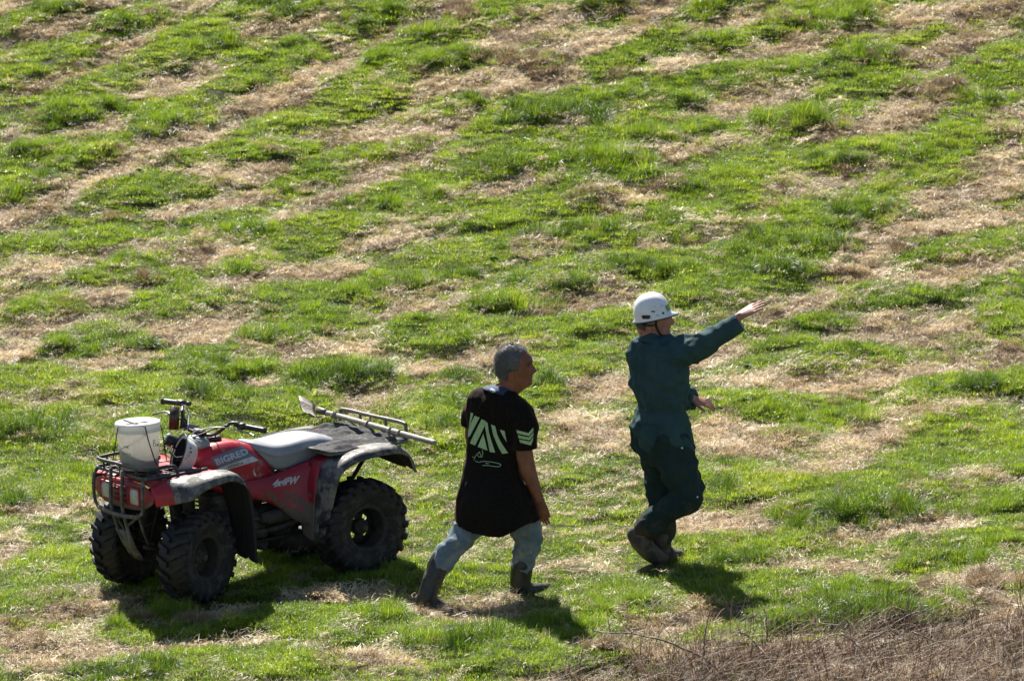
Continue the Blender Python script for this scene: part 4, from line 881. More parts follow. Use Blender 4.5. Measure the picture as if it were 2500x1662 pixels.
top_ = tilt(r0_+.006, 0); top_[:, 2] = .105+.035*np.cos(a_+1.2)+.012*np.cos(2*a_)
obj('contents', rings([tilt(r0_-.006, .009), tilt(r0_-.003, .06), top_*[.97, .97, 1], top_*[.5, .5, 1.0]]), mat('grey_bait', (.22, .21, .20), .8), BK)
pB = lambda px, py: np.array(BK.matrix_world.inverted()@Vector(at(px, py, (QM@Vector(BP)).y-.11)))
obj('bail_handle', tube([pB(292, 1097), pB(305, 1092), pB(322, 1083), pB(338, 1073), pB(352, 1061)], .0022, 6), M_chrome, BK)
obj('handle_lug', ellipsoid(pB(291, 1094), (.010, .010, .014)), M_lid, BK); obj('handle_lug', ellipsoid(pB(353, 1060), (.008, .006, .010)), M_lid, BK)
bpy.context.view_layer.update()
pailo = [c for c in BK.children if c.name.startswith('pail')][0]; lido = [c for c in BK.children if c.name.startswith('lid')][0]
bvb = bvh_of(pailo, lido)
M_ink = mat('black_marker', (.03, .03, .035), .5); M_inkg = mat('green_marker', (.12, .33, .22), .5)
decal('marker_writing', strokes([[(712, 665), (714, 745)], [(708, 672), (722, 650), (735, 660), (733, 690), (714, 706)], [(742, 745), (744, 708), (754, 700)], [(762, 742), (764, 706)], [(764, 692), (765, 690)], [(774, 740), (776, 706), (784, 712), (784, 738)], [(730, 768), (734, 772)]], 1.3, 250, 960, 5.754), bvb, M_ink, pailo, .0012, 2)
decal('marker_writing', strokes([[(300, 735), (318, 760), (322, 730)], [(330, 745), (350, 750), (345, 765), (330, 762)], [(360, 740), (358, 770), (375, 765)], [(292, 830), (298, 862), (308, 830)], [(318, 835), (330, 860), (338, 838)], [(350, 862), (352, 835), (368, 850)], [(380, 835), (384, 862), (400, 850)]], 1.2, 250, 960, 5.754), bvb, M_inkg, pailo, .0012, 2)
decal('splash_marks', polyset([[(x_, y_), (x_+5, y_+1), (x_+3, y_+7)] for x_, y_ in ((600, 688), (690, 735), (600, 830), (700, 815), (640, 940), (570, 970), (350, 585), (455, 600), (320, 640), (430, 880), (520, 760), (660, 620))], 250, 960, 5.754), bvb, M_ink, pailo, .0012, 2)

# elastic cords holding the bucket
def inv(p): return np.array(QM.inverted()@Vector(p))
bw = lambda x_, y_, z_: np.array(QM@Vector(BP+np.array([x_, y_, z_])))
def cord(label, pts, r_=.0035, m=None, grp='elastic cords over the bucket'):
    o = obj('elastic_cord', tube(pts, r_, 7, 3), m or M_cable); o['label'] = label; o['category'] = 'cord'; o['group'] = grp; return o
yB = (QM@Vector(BP)).y
aP = lambda x, y, dy: at(250+x/5.754, 960+y/5.754, yB+dy)
cord('black elastic cord from the left rack rail across the bucket lid to its right', [aP(150, 930, -.10), aP(185, 700, -.09), aP(215, 500, -.08), aP(240, 462, -.075), aP(330, 435, -.07), aP(440, 420, -.06), aP(600, 400, .0), aP(740, 385, .08), aP(795, 392, .10), aP(825, 480, .10), aP(860, 640, .06), aP(880, 780, .02), aP(900, 940, .0)])
cord('black elastic cord from behind the bucket lid down its front near the writing', [aP(285, 368, .10), aP(340, 385, .06), aP(440, 420, -.055), aP(560, 448, -.12), aP(592, 465, -.138), aP(605, 490, -.142), aP(640, 640, -.136), aP(690, 800, -.132), aP(740, 950, -.13), aP(765, 1010, -.12)], .0042)

# ------------------------------------------------------------------ white helmets
M_shell = mat('white_shell', (.78, .79, .80), .28, (.70, .71, .71), 6, spec=.5, mud=True, mudcol=(.3, .27, .22), mudamt=.74, mudscale=30)
M_dirty = mat('dirty_white_shell', (.66, .66, .62), .42, (.52, .51, .47), 9, mud=True, mudcol=(.22, .18, .13), mudamt=.66, mudscale=22)
M_foam = mat('black_liner', (.012, .012, .013), .8)
def helmet_shell(a_, b_, h_, brim=.04, lip=.005, ridge=.006):
    n = 56; t = np.arange(n)/n*2*math.pi; R_ = []
    ct, st = np.cos(t), np.sin(t); ex = np.sign(ct)*np.abs(ct)**.92; ey = np.sign(st)*np.abs(st)**.92
    bf = np.clip(ct, 0, 1)**3*brim + np.clip(-ct, 0, 1)**6*brim*.25 + lip
    def rg(sc, z, ext=0.0, zd=0.0): return np.stack([ex*a_*sc+ct*bf*ext*1.0, ey*b_*sc+st*lip*ext, np.full(n, z)+zd*bf], 1)
    R_.append(rg(.93, .004)); R_.append(rg(1.0, -.004, 1.0, -.12)); R_.append(rg(1.0, .003, 1.0, -.12)); R_.append(rg(1.0, .012, .10)); 
    for u in np.linspace(.1, 1.0, 12):
        ph = u*math.pi/2; sc = math.cos(ph)**.78 if u < 1 else .02; z = h_*math.sin(ph)**.95
        r_ = rg(sc, z+.010)
        rid = np.exp(-(r_[:, 1]/.016)**4)*ridge*min(1, 2.4*u)
        r_[:, 2] += rid; r_[:, 0] *= 1+rid*1.5; R_.append(r_)
    shell = rings(R_, False); shell[1].append(tuple(range(len(R_)*n-n, len(R_)*n)))
    # inner face
    Ri = [rg(.93, .004)]
    for u in np.linspace(.15, 1.0, 7):
        ph = u*math.pi/2; Ri.append(rg(.93*(math.cos(ph)**.78 if u < 1 else .02), (h_-.012)*math.sin(ph)))
    inner = rings(Ri, False); inner = (inner[0], [tuple(reversed(f_)) for f_ in inner[1]])
    inner[1].append(tuple(range(len(Ri)*n-1, len(Ri)*n-n-1, -1)))
    rim = [p for p in R_[1]]; edge = tube(rim+[rim[0], rim[1]], .0038, 6, 1)
    return shell, inner, edge
def place(g, M): return xf(g, np.array(M))
def make_helmet(parent, M, shellmat, dims=(.120, .104, .135), kw={}):
    sh, inn, ed = helmet_shell(*dims, **kw)
    a1 = obj('helmet_shell', place(sh, M), shellmat, parent); a2 = obj('helmet_liner', place(inn, M), M_foam, parent); a3 = obj('helmet_edge', place(ed, M), M_blk, parent)
    return a1
# the one lying on the rack
hc = Vector(at(452, 1113, yB+.02)); upv = Vector((.86, .34, -.36)).normalized(); fw = Vector((.30, .12, .94)); fw = (fw-upv*fw.dot(upv)).normalized(); sd = upv.cross(fw)
Mh = Matrix((fw, sd, upv)).transposed().to_4x4(); Mh.translation = hc-upv*.045
HT = empty('helmet', 'scuffed white helmet lying on its side with its black inside showing, beside the bucket', 'helmet', Mh)
make_helmet(HT, Matrix.Identity(4), M_dirty, (.112, .097, .105), dict(brim=.016))
obj('chin_strap', join(tube([(.02, -.085, .0), (.03, -.05, -.04), (.0, .0, -.055), (-.02, .05, -.03), (.0, .085, .0)], .006, 6), tube([(-.06, -.07, .02), (-.02, -.02, .05), (.05, .03, .06), (.07, .06, .03)], .008, 6)), M_foam, HT)
obj('cradle_pad', join(ellipsoid((.03, .02, .05), (.02, .035, .012)), ellipsoid((-.03, -.03, .05), (.03, .02, .010))), mat('cradle_grey', (.25, .25, .23), .6), HT)
bpy.context.view_layer.update()
hsh = [c for c in HT.children if c.name.startswith('helmet_shell')][0]; bvh2 = bvh_of(hsh)
def dots(L, n=10):
    V, Fc = [], []
    for cx, cy, rx, ry in L:
        k0 = len(V); V += [(cx+rx*math.cos(i/n*6.283), cy+ry*math.sin(i/n*6.283)) for i in range(n)]; Fc.append(tuple(range(k0, k0+n)))
    return V, Fc
decal('vent_hole', kind='stuff', geo2=dots([(250+1240/5.754, 960+768/5.754, 2.2, 2.4), (250+1243/5.754, 960+825/5.754, 2.4, 2.8), (250+1068/5.754, 960+1022/5.754, 3, 2), (250+1170/5.754, 960+915/5.754, 1.6, 1.6)]), bvh=bvh2, m=M_ink, parent=hsh, off=.001, sub=2)
decal('worn_print', strokes([[(1215, 800), (1222, 850), (1205, 880)], [(1200, 850), (1190, 900)], [(1230, 860), (1210, 905)], [(1125, 960), (1110, 1005)]], 1.2, 250, 960, 5.754), bvh2, M_grey, hsh, .001, 2)

# ------------------------------------------------------------------ matting, shovel and cord on the rear rack
nx_, ny_ = 64, 84
rows = []
for i in range(nx_+1):
    u = i/nx_; row = []
    for j in range(ny_+1):
        v = j/ny_*2-1
        xfr = -.385-.09*max(0, 1-abs(v)*2.0) - .035*(abs(v) > .9)*(abs(v)-.9)*10
        x_ = xfr*(1-u)+(-1.005)*u; y_ = v*(.425+.006*math.sin(7*u)); 
        z_ = .806+.004
        row.append((x_, y_, z_))
    rows.append(row)
gm = grid(rows); v_ = np.array(gm[0])
vx, vy = v_[:, 0], v_[:, 1]
wr = .012*fbm(vx*5, vy*7, 3.0)+.022*((1-np.abs(fbm(vx*4+vy*2.5, vy*3-vx, 9.0))*3.2).clip(-.4, 1)**1)+.004*fbm(vx*20, vy*20, 5)
sag = -.012*np.sin((vy+.42)/.13*math.pi)**2*np.clip((vx+.985)/.2, 0, 1)
edge_ = np.clip((np.abs(vy)-.385)/.04, 0, 1)
fe_ = np.clip((-.46-vx)/.05, 0, 1)
v_[:, 2] += (np.clip(wr, -.01, .03)+sag*.6)*(1-.8*edge_)*(.25+.75*fe_)-edge_*.010
M_mat = mat('charcoal_matting', (.062, .062, .063), .95, (.10, .10, .099), 60, bump=.8, bscale=220, spec=.1, mud=True, mudcol=(.17, .16, .14), mudamt=.62, mudscale=12)
MT = obj('rubber_mat', thick((v_, gm[1]), .008), M_mat); MT.matrix_world = QM; MT['label'] = 'charcoal woven mat spread over the rear rack behind the seat'; MT['category'] = 'mat'
SH = empty('shovel', 'long-handled shovel tied across the back of the rear rack', 'shovel', Matrix.Translation(Vector(at(920, 1042, ql((-1.0, .0, .84))[1]))))
SI = np.array(SH.matrix_world.inverted())
sA = ql(qatz(783, 1003, .875)); sB = ql(qatz(1060, 1080, .862))
loc = lambda p: np.asarray(p)+SI[:3, 3]
M_wood = mat('weathered_handle', (.20, .18, .15), .65, (.30, .275, .235), 30, bump=.3, bscale=90)
obj('shaft', tube([loc(sA), loc(along(sA, sB, .5)), loc(sB)], [.017, .018, .0175], 14, rnd=True), M_wood, SH)
bA, bB_ = ql(qatz(728, 964, .96)), ql(qatz(757, 1010, .862)); nk = along(sA, sB, -.02); nk2 = along(sA, sB, .06)
ctr = (bA+bB_)/2; rows = []
for u in np.linspace(0, 1, 7):
    mid_ = np.asarray(nk)*(1-u)+ctr*u; hw = (bA-bB_)/2*(.55+.45*min(1, u*2.5)) if u < .9 else (bA-bB_)/2*(1.0-.10*(u-.9)*10)
    rows.append([loc(mid_+hw*t_+np.array([-.02, -.02, -.03])*(1-t_*t_)*.9) for t_ in np.linspace(-1, 1, 7)])
obj('blade', thick(grid(rows), .003), mat('worn_steel', (.10, .09, .08), .5, (.05, .04, .03), 10, metal=.5, bump=.4), SH)
obj('socket', tube([loc(nk), loc(nk2)], [.026, .0205], 12), bpy.data.materials['worn_steel'], SH)
def wrap(t_, rr=.022, turns=1.6, to=None):
    ax_ = (sB-sA)/np.linalg.norm(sB-sA); u_ = np.cross(ax_, [0, 0, 1]); u_ /= np.linalg.norm(u_); w_ = np.cross(ax_, u_); c_ = along(sA, sB, t_)
    P_ = [c_+ax_*.02*(a0/6.28)+u_*rr*math.cos(a0)+w_*rr*math.sin(a0) for a0 in np.linspace(0, 6.28*turns, int(12*turns))]
    return P_+([np.asarray(q_) for q_ in to] if to else [])
M_rope = mat('grey_rope', (.28, .25, .21), .85, (.18, .16, .13), 40)
ro = bpy.data.objects.new('rope', None); COL.objects.link(ro)
for q_ in (tube(wrap(.42, to=[ql((-1.0, .0, .86)), ql((-1.02, -.02, .90))]), .005, 6, 2), tube(wrap(.62, to=[ql((-1.0, .18, .82)), ql((-.97, .22, .80))]), .0055, 6, 2), tube(wrap(.70, turns=1.1, to=[ql((-.97, .30, .81)), ql((-1.0, .33, .78)), ql((-1.02, .34, .70)), ql((-1.01, .36, .66))]), .005, 6, 2), tube(wrap(.12, turns=2.2), .005, 6, 2)): obj('coil', q_, M_rope, ro)
ro['label'] = 'frayed grey rope lashing the shovel shaft to the rear rack'; ro['category'] = 'rope'
# ------------------------------------------------------------------ people
def tp(L, n=18, ref=(0, 1, 0), rnd=True, k=4):
    pts = [at(a_[0], a_[1], a_[2]) for a_ in L]; rr = [(a_[3]*PX, (a_[4] if len(a_) > 4 else a_[3])*PX) for a_ in L]
    return tube(pts, rr, n, k, ref, True, rnd=rnd)
def ringpx(py, xl, xr, y0, phi, k, n=36, ex=2.4, hem=0.0, dy=0.0):
    c = at((xl+xr)/2, py, y0+dy); W = (xr-xl)/2*PX; b_ = W/math.sqrt((k*math.cos(phi))**2+math.sin(phi)**2); a_ = k*b_
    t = np.arange(n)/n*2*math.pi; ct = np.sign(np.cos(t))*np.abs(np.cos(t))**(2/ex); st = np.sign(np.sin(t))*np.abs(np.sin(t))**(2/ex)
    u = np.array([math.cos(phi), math.sin(phi), 0]); v = np.array([math.sin(phi), -math.cos(phi), 0])
    return c+np.outer(ct*a_, u)+np.outer(st*b_, v)+np.outer(-hem*np.cos(t)**2, [0, 0, 1])
def torso(L, y0, phi, k, **kw):
    T = catmull(np.array([(*l[:3], l[3] if len(l) > 3 else k, l[4] if len(l) > 4 else 0.0) for l in L], float), 3)
    return rings([ringpx(t[0], t[1], t[2], y0, phi, t[3], dy=t[4], **kw) for t in T])
HZ = np.array([-.045, -.03, -.012, -.003, .006, .015, .028, .04, .048, .056, .068, .080, .092, .104, .118, .132, .146, .158, .172, .188, .204, .220, .234, .245, .253, .257])
HF = np.array([.035, .05, .075, .098, .110, .115, .116, .117, .114, .119, .119, .119, .119, .120, .121, .119, .119, .126, .123, .117, .106, .090, .066, .040, .018, .004])
HBk = np.array([-.072, -.074, -.078, -.081, -.084, -.086, -.089, -.092, -.094, -.096, -.099, -.101, -.103, -.105, -.106, -.107, -.107, -.106, -.104, -.100, -.093, -.083, -.066, -.048, -.030, -.008])
HW = np.array([.052, .052, .050, .050, .051, .054, .058, .061, .063, .065, .068, .070, .072, .0735, .075, .0765, .0775, .0775, .077, .075, .071, .063, .051, .038, .025, .006])
NZ = np.array([.060, .074, .080, .088, .096, .108, .122, .136, .150]); NX = np.array([0, .004, .013, .027, .031, .025, .016, .008, 0])
def head_rows(extra=None, n=64, grow=None):
    zz = np.unique(np.concatenate([np.linspace(HZ[0], HZ[-1], 70)])); R_ = []
    t = np.arange(n)/n*2*math.pi
    for z in zz:
        xf_, xb_, w_ = np.interp(z, HZ, HF), np.interp(z, HZ, HBk), np.interp(z, HZ, HW)
        c_ = -.012 if z > .0 else (xf_+xb_)/2
        ct, st = np.cos(t), np.sin(t)
        fx_ = np.where(ct > 0, (xf_-c_)*np.abs(ct)**.82, -(c_-xb_)*np.abs(ct)**.9)
        wf = w_*np.where(ct > 0, 1-.16*np.clip(ct, 0, 1)**2, 1.0)
        y_ = np.sign(st)*np.abs(st)**.88*wf
        x_ = c_+fx_
        # nose
        nx_ = np.interp(z, NZ, NX, 0, 0); nw = np.interp(z, [.07, .085, .10, .15], [.019, .017, .012, .008])
        x_ = x_+np.where(ct > 0, nx_*np.exp(-(y_/nw)**2), 0)
        # eye sockets, cheeks, lips, chin
        def bump(yc, zc, sy, sz, amt):
            return amt*(np.exp(-(((np.abs(y_)-yc)/sy)**2+((z-zc)/sz)**2)))
        fr_ = (ct > 0)
        d_ = bump(.033, .140, .017, .011, -.0115)+bump(.034, .160, .024, .006, .005)+bump(.045, .100, .02, .02, .003)+bump(.0, .055, .022, .005, .005)+bump(.0, .048, .020, .003, -.005)+bump(.0, .040, .018, .005, .004)+bump(.0, .018, .018, .010, .004)+bump(.026, .075, .006, .014, -.003)
        x_ = x_+np.where(fr_, d_, 0)
        y_ = y_*(1-.10*fr_*np.exp(-((z-.062)/.022)**2-((x_-.06)/.03)**2))
        P_ = np.stack([x_, y_, np.full(n, z)], 1)
        if grow is not None: P_ = grow(P_, z, c_, t)
        R_.append(P_)
    return rings(R_)
def ears():
    gs = []
    for s_ in (-1, 1):
        L = []
        for z, x, r_ in ((.046, .004, .006), (.055, .0, .012), (.070, -.006, .016), (.086, -.009, .019), (.100, -.009, .018), (.110, -.006, .010)):
            t = np.arange(14)/14*2*math.pi; L.append(np.stack([x+np.cos(t)*r_, s_*(.075+.012*(r_/.02)+.004*np.cos(t)*-1+np.sin(t)*.0045), np.full(14, z)], 1))
        gs.append(rings(L))
        gs.append(tube([(.002, s_*.080, .048), (-.014, s_*.088, .062), (-.025, s_*.093, .086), (-.018, s_*.093, .107), (.000, s_*.088, .113), (.010, s_*.083, .104)], .0042, 8))
    return gs
def headM(o, yaw, pitch=0.0, roll=0.0, s=1.0):
    M = Matrix.Translation(Vector(o))@Euler((roll, -pitch, yaw)).to_matrix().to_4x4()@Matrix.Scale(s, 4); return np.array(M)
def hand(W, d, n_, s_, size=1.0, curl=(.15, .2, .2), spread=.02, thumb=.6, thumbup=0.0, r0=.026):
    """W wrist point, d towards the fingertips, n_ palm normal, s_ thumb side"""
    W, d, n_, s_ = [np.asarray(q_, float) for q_ in (W, d, n_, s_)]; d = d/np.linalg.norm(d); n_ = n_-d*(n_@d); n_ /= np.linalg.norm(n_); sg = np.sign(np.dot(np.cross(n_, d), s_)) or 1; s_ = np.cross(n_, d)*sg
    z = size; gs = []
    R_ = []
    for t, w_, h_ in ((-.03, .027, .021), (0, .027, .020), (.02, .033, .018), (.05, .041, .0165), (.08, .0435, .0145), (.095, .042, .0115)):
        a0 = np.arange(16)/16*2*math.pi; R_.append(W+d*t*z+np.outer(np.cos(a0)*w_*z, s_)+np.outer(np.sin(a0)*h_*z, n_))
    gs.append(rings(R_))
    for i, (off, L, r_) in enumerate(((.0315, .080, .0088), (.0105, .090, .0090), (-.0110, .084, .0086), (-.0315, .066, .0078))):
        dd = d+s_*spread*(1.5-i)*1.2; dd /= np.linalg.norm(dd); p = W+d*.082*z+s_*off*z; pts = [p-d*.02*z, p]; ang = 0
        for j, fr_ in enumerate((.46, .30, .24)):
            ang += curl[j]*(1+.12*i); v = dd*math.cos(ang)+n_*math.sin(ang); p = p+v*L*fr_*z; pts.append(p)
        gs.append(tube(pts, [r_*z, r_*1.02*z, r_*z, r_*.92*z, r_*.78*z], 10, 3, s_, rnd=True))
    td = d*math.cos(thumb)+s_*math.sin(thumb)+n_*thumbup; td /= np.linalg.norm(td); p = W+d*.018*z+s_*.024*z
    gs.append(tube([p-td*.01*z, p+td*.032*z, p+td*.060*z+d*.006*z, p+td*.078*z+d*.018*z], [.0145*z, .0125*z, .0105*z, .0085*z], 10, 3, n_, rnd=True))
    return gs
def folds(amp, dirs, sc=9.0, sharp=2.0):
    """cloth creases: ridged noise stretched along the given directions"""
    def fn(co, no):
        r_ = 0
        for i, (d, st, wgt) in enumerate(dirs):
            d = np.asarray(d, float); d = d/np.linalg.norm(d); al = co@d; rest = co-np.outer(al, d)
            q_ = rest*sc*st+np.outer(al*sc*.28, d)
            nn = fbm(q_[:, 0]+i*13.3, q_[:, 1]-i*7.1, q_[:, 2]+i*3.7, 3)
            r_ = r_+wgt*((1-np.abs(nn)*2.6).clip(-.4, 1)**sharp if sharp == 1 else (1-np.abs(nn)*2.2).clip(0, 1)**sharp-.35)
        return amp*r_
    return fn
SK = mat('weathered_skin', (.23, .088, .048), .5, (.17, .064, .036), 14, detail=5, bump=.25, bscale=220, spec=.35)
SK2 = mat('ruddy_skin', (.40, .205, .145), .5, (.33, .145, .10), 16, detail=5, bump=.25, bscale=220, spec=.35)
M_eye = mat('eye_white', (.07, .05, .04), .3); M_iris = mat('iris_dark', (.02, .015, .012), .2)
M_tee = mat('black_brown_knit', (.008, .007, .0062), .95, (.014, .011, .0095), 60, bump=.6, bscale=300, spec=.08, sheen=(.12, (.8, .55, .4)))
M_navy = mat('navy_cotton', (.02, .035, .085), .85, bump=.3, bscale=200)
M_print = mat('pale_green_print', (.36, .52, .29), .8, (.30, .44, .24), 60)
M_jean = mat('faded_denim', (.12, .16, .185), .9, (.20, .24, .265), 12, bump=.6, bscale=260, spec=.1, mud=True, mudcol=(.2, .21, .2), mudamt=.62, mudscale=10)
M_boot = mat('muddy_gumboot', (.016, .018, .017), .42, (.026, .024, .021), 9, mud=True, mudcol=(.05, .042, .032), mudamt=.55, mudscale=11, bump=.3)
M_over = mat('dark_green_overalls', (.024, .057, .063), .8, (.033, .072, .078), 8, bump=.5, bscale=240, spec=.15)
M_overl = mat('muddy_overall_legs', (.016, .031, .031), .85, (.023, .039, .036), 8, bump=.5, bscale=240, spec=.12, mud=True, mudcol=(.038, .033, .025), mudamt=.55, mudscale=11, wearz=('Z', .95, -.25))
M_wboot = mat('muddy_work_boot', (.045, .037, .027), .85, (.075, .06, .042), 14, mud=True, mudcol=(.08, .064, .045), mudamt=.5, mudscale=14, bump=.8, bscale=60)
M_hair = mat('grey_hair', (.03, .033, .037), .36, (.19, .195, .20), 260, trans=.25, spec=.8, bump=.5, bscale=260)
def eyes(M, parent, yaws=0):
    for s_ in (-1, 1):
        e_ = obj('eye', xf(ellipsoid((.104, s_*.0325, .1395), (.0115, .0125, .0110)), M), M_eye, parent)
        obj('iris', xf(ellipsoid((.1125, s_*.0325, .1395), (.0045, .0058, .0058)), M), M_iris, e_)
        obj('eyebrow', xf(tube([(.112, s_*.018, .158), (.115, s_*.032, .163), (.103, s_*.050, .158)], [.0035, .0045, .0025], 6), M), M_brow, parent)
M_brow = mat('eyebrow', (.05, .045, .04), .8)

# ---- the man in black -------------------------------------------------------
y1 = -.30
g0 = hit(1190, 1460); O1 = Matrix.Translation(Vector((g0[0], y1, float(ground(g0[0], y1)[0]))))
man = empty('person', 'grey-haired man in black top with pale stripes, jeans and gumboots, walking right', 'person', O1)
def own(parent, o):
    """keep world placement in the frame of the parent"""
    o.data.transform(parent.matrix_world.inverted()); o.parent = parent; return o
def pobj(name, me, m, parent, **k):
    o = obj(name, me, m); own(parent, o)
    for q_, v in k.items(): o[q_] = v
    return o
bpy.context.view_layer.update()
H1 = headM(at(1254, 943, y1), math.radians(-3), math.radians(2), 0, 1.0)
body = [xf(head_rows(), H1)]+[xf(e_, H1) for e_ in ears()]
body += [tp([(1232, 985, y1, 30, 30), (1240, 958, y1, 26, 25), (1247, 930, y1, 24.5, 23), (1250, 912, y1, 22, 22)])]
body.append(torso([(950, 1185, 1255), (985, 1166, 1258), (1040, 1166, 1262), (1110, 1168, 1244), (1180, 1172, 1245), (1235, 1176, 1245)], y1, math.radians(60), .58))
body.append(tp([(1254, 1000, y1-.05, 14), (1275, 1045, y1-.10, 19), (1279, 1100, y1-.10, 19.5, 21), (1288, 1145, y1-.11, 17.5, 20), (1302, 1182, y1-.11, 14.5, 16), (1314, 1212, y1-.11, 10.5, 12), (1318, 1222, y1-.11, 10, 12)]))
body.append(tp([(1170, 985, y1+.06, 20), (1152, 1030, y1+.10, 15), (1151, 1068, y1+.11, 15), (1165, 1100, y1+.16, 13), (1190, 1130, y1+.20, 10)]))
hd1 = at(1318, 1220, y1-.11)
body += hand(hd1, np.array([.12, .03, -.97]), np.array([.55, .83, 0]), np.array([.85, -.3, .1]), 1.0, (.14, .22, .18), .03, .35, .12)
body += hand(at(1190, 1130, y1+.20), np.array([.75, .45, -.45]), np.array([.3, .3, .9]), np.array([0, 1, 0]), .98, (.3, .4, .3))
body.append(tp([(1170, 1225, y1+.0, 30), (1122, 1310, y1-.07, 24), (1088, 1350, y1-.11, 20), (1060, 1410, y1-.16, 16), (1044, 1455, y1-.19, 13), (1052, 1472, y1-.19, 12), (1078, 1480, y1-.17, 9)]))
body.append(tp([(1250, 1225, y1+.05, 30), (1287, 1300, y1+.07, 25), (1284, 1345, y1+.08, 20), (1273, 1400, y1+.10, 16), (1271, 1432, y1+.10, 13), (1300, 1438, y1+.14, 11), (1335, 1435, y1+.22, 8)]))
b1 = weld(body, .0042, 2, 'body'); pobj('body', b1, SK, man)
def under(name, geo, M, m, parent): return pobj(name, mesh(name, *xf(geo, M)), m, parent)
def face_bits(M, parent, brow):
    for s_ in (-1, 1):
        e_ = under('eye', ellipsoid((.0985, s_*.0325, .1395), (.0110, .0120, .0085)), M, M_eye, parent)
        ir = under('iris', ellipsoid((.1065, s_*.0325, .1395), (.0045, .0060, .0050)), M, M_iris, e_)
        ir.matrix_parent_inverse = Matrix.Identity(4)
        under('eyebrow', tube([(.116, s_*.014, .158), (.119, s_*.030, .163), (.105, s_*.048, .158)], [.003, .004, .0022], 6), M, brow, parent)
def under(name, geo, M, m, parent):
    me = mesh(name, *xf(geo, M)); bpy.context.view_layer.update(); me.transform(parent.matrix_world.inverted()); return obj(name, me, m, parent)
face_bits(H1, man, M_brow)
# hair: a close-cropped cap standing off the skull, with short bristles
hx = [-.12, -.10, -.085, -.041, -.023, -.002, .02, .0335, .041, .046, .06, .091, .105, .2]; hzv = [.075, .072, .064, .050, .088, .120, .118, .108, .140, .203, .214, .224, .262, .3]
def hair_grow(P_, z, c_, t):
    lim = np.interp(P_[:, 0], hx, hzv); m_ = sstep(-.006, .006, P_[:, 2]-lim+.004*vnoise(P_[:, 0]*150, P_[:, 1]*150, z*150))
    dirn = P_-np.array([-.005, 0, .13]); dirn /= np.linalg.norm(dirn, axis=1)[:, None]
    thickn = .007+.003*sstep(.12, .22, P_[:, 2])+.0022*vnoise(P_[:, 0]*220, P_[:, 1]*220, P_[:, 2]*120)
    return P_+dirn*(m_*thickn-(1-m_)*.012)[:, None]
hg = head_rows(n=110, grow=hair_grow)
hv = hg[0]; lim = np.interp(hv[:, 0], hx, hzv); ok = np.where(hv[:, 2] > lim+.004)[0]
r_ = np.random.default_rng(4); pick = r_.choice(ok, 9000); bp_ = hv[pick]+r_.normal(0, .0015, (len(pick), 3)); dn = bp_-np.array([-.005, 0, .13]); dn /= np.linalg.norm(dn, axis=1)[:, None]
sweep = np.array([.35, 0, -.5])[None, :]*sstep(.2, .1, bp_[:, 2])[:, None]+np.array([.55, 0, .1])[None, :]*sstep(.15, .22, bp_[:, 2])[:, None]
dd = dn*.7+sweep+r_.normal(0, .25, dn.shape); dd /= np.linalg.norm(dd, axis=1)[:, None]; sdv = np.cross(dd, dn+r_.normal(0, .3, dn.shape)); sdv /= np.linalg.norm(sdv, axis=1)[:, None]
ln = r_.uniform(.006, .016, len(pick))[:, None]
SV = np.stack([bp_-sdv*.0007, bp_+sdv*.0007, bp_+dd*ln], 1).reshape(-1, 3); SF = [(3*i, 3*i+1, 3*i+2) for i in range(len(pick))]
under('hair', join(hg, (SV, SF)), H1, M_hair, man)
# top
PHI1 = math.radians(62)
shirt = torso([(941, 1203, 1244), (947, 1184, 1251), (955, 1165, 1259), (968, 1151, 1271), (985, 1144, 1285), (1010, 1143, 1292), (1040, 1146, 1285), (1080, 1146, 1272), (1115, 1142, 1267), (1150, 1134, 1270), (1185, 1127, 1283), (1222, 1121, 1302), (1256, 1117, 1312)], y1, PHI1, .60)
hemr = ringpx(1262, 1117, 1313, y1, PHI1, .90, 36, 2.4, hem=.075, dy=-.03); hemi = ringpx(1261, 1124, 1306, y1, PHI1, .86, 36, 2.4, hem=.070, dy=-.03)
base_ = ringpx(1242, 1119, 1308, y1, PHI1, .88, 36, 2.4, hem=.03, dy=-.03)
sg = torso([(941, 1203, 1244), (947, 1184, 1251), (955, 1165, 1259), (968, 1151, 1271), (985, 1144, 1285), (1010, 1143, 1292), (1040, 1146, 1285), (1080, 1146, 1272), (1115, 1142, 1267, .64, -.005), (1150, 1134, 1270, .72, -.015), (1185, 1127, 1283, .82, -.025), (1215, 1122, 1300, .86, -.03)], y1, PHI1, .60)
nn_ = 36; Vs = np.concatenate([sg[0], base_, hemr, hemi]); k0 = len(sg[0])-nn_; Fs = sg[1][:-1]
for a0 in (k0, k0+nn_, k0+2*nn_):
    for j in range(nn_): Fs.append((a0+j, a0+(j+1) % nn_, a0+nn_+(j+1) % nn_, a0+nn_+j))
Fs.append(tuple(range(len(Vs)-nn_, len(Vs))))
sl1 = tube([at(1256, 992, y1-.05), at(1272, 1014, y1-.09), at(1281, 1050, y1-.115), at(1282.5, 1096, y1-.12)], [(.080, .074), (.080, .078), (.078, .082), (.074, .081)], 24, 4, (0, 1, 0))
sl2 = tube([at(1172, 985, y1+.05), at(1158, 1003, y1+.09), at(1151, 1037, y1+.11)], [(.075, .07), (.065, .066), (.058, .06)], 24, 4, (0, 1, 0))
sm_ = weld([(Vs, Fs), sl1, sl2], .0085, 3, 'shirt')
def shirtfold(co, no):
    f1 = folds(.016, [((.15, 0, 1), 1.0, 1.0), ((.9, .1, .5), .8, .7)], 7.0)(co, no); zt_ = co[:, 2]
    return f1*sstep(1.62, 1.35, zt_)*1.0+.0015*fbm(co[:, 0]*25, co[:, 1]*25, co[:, 2]*25)
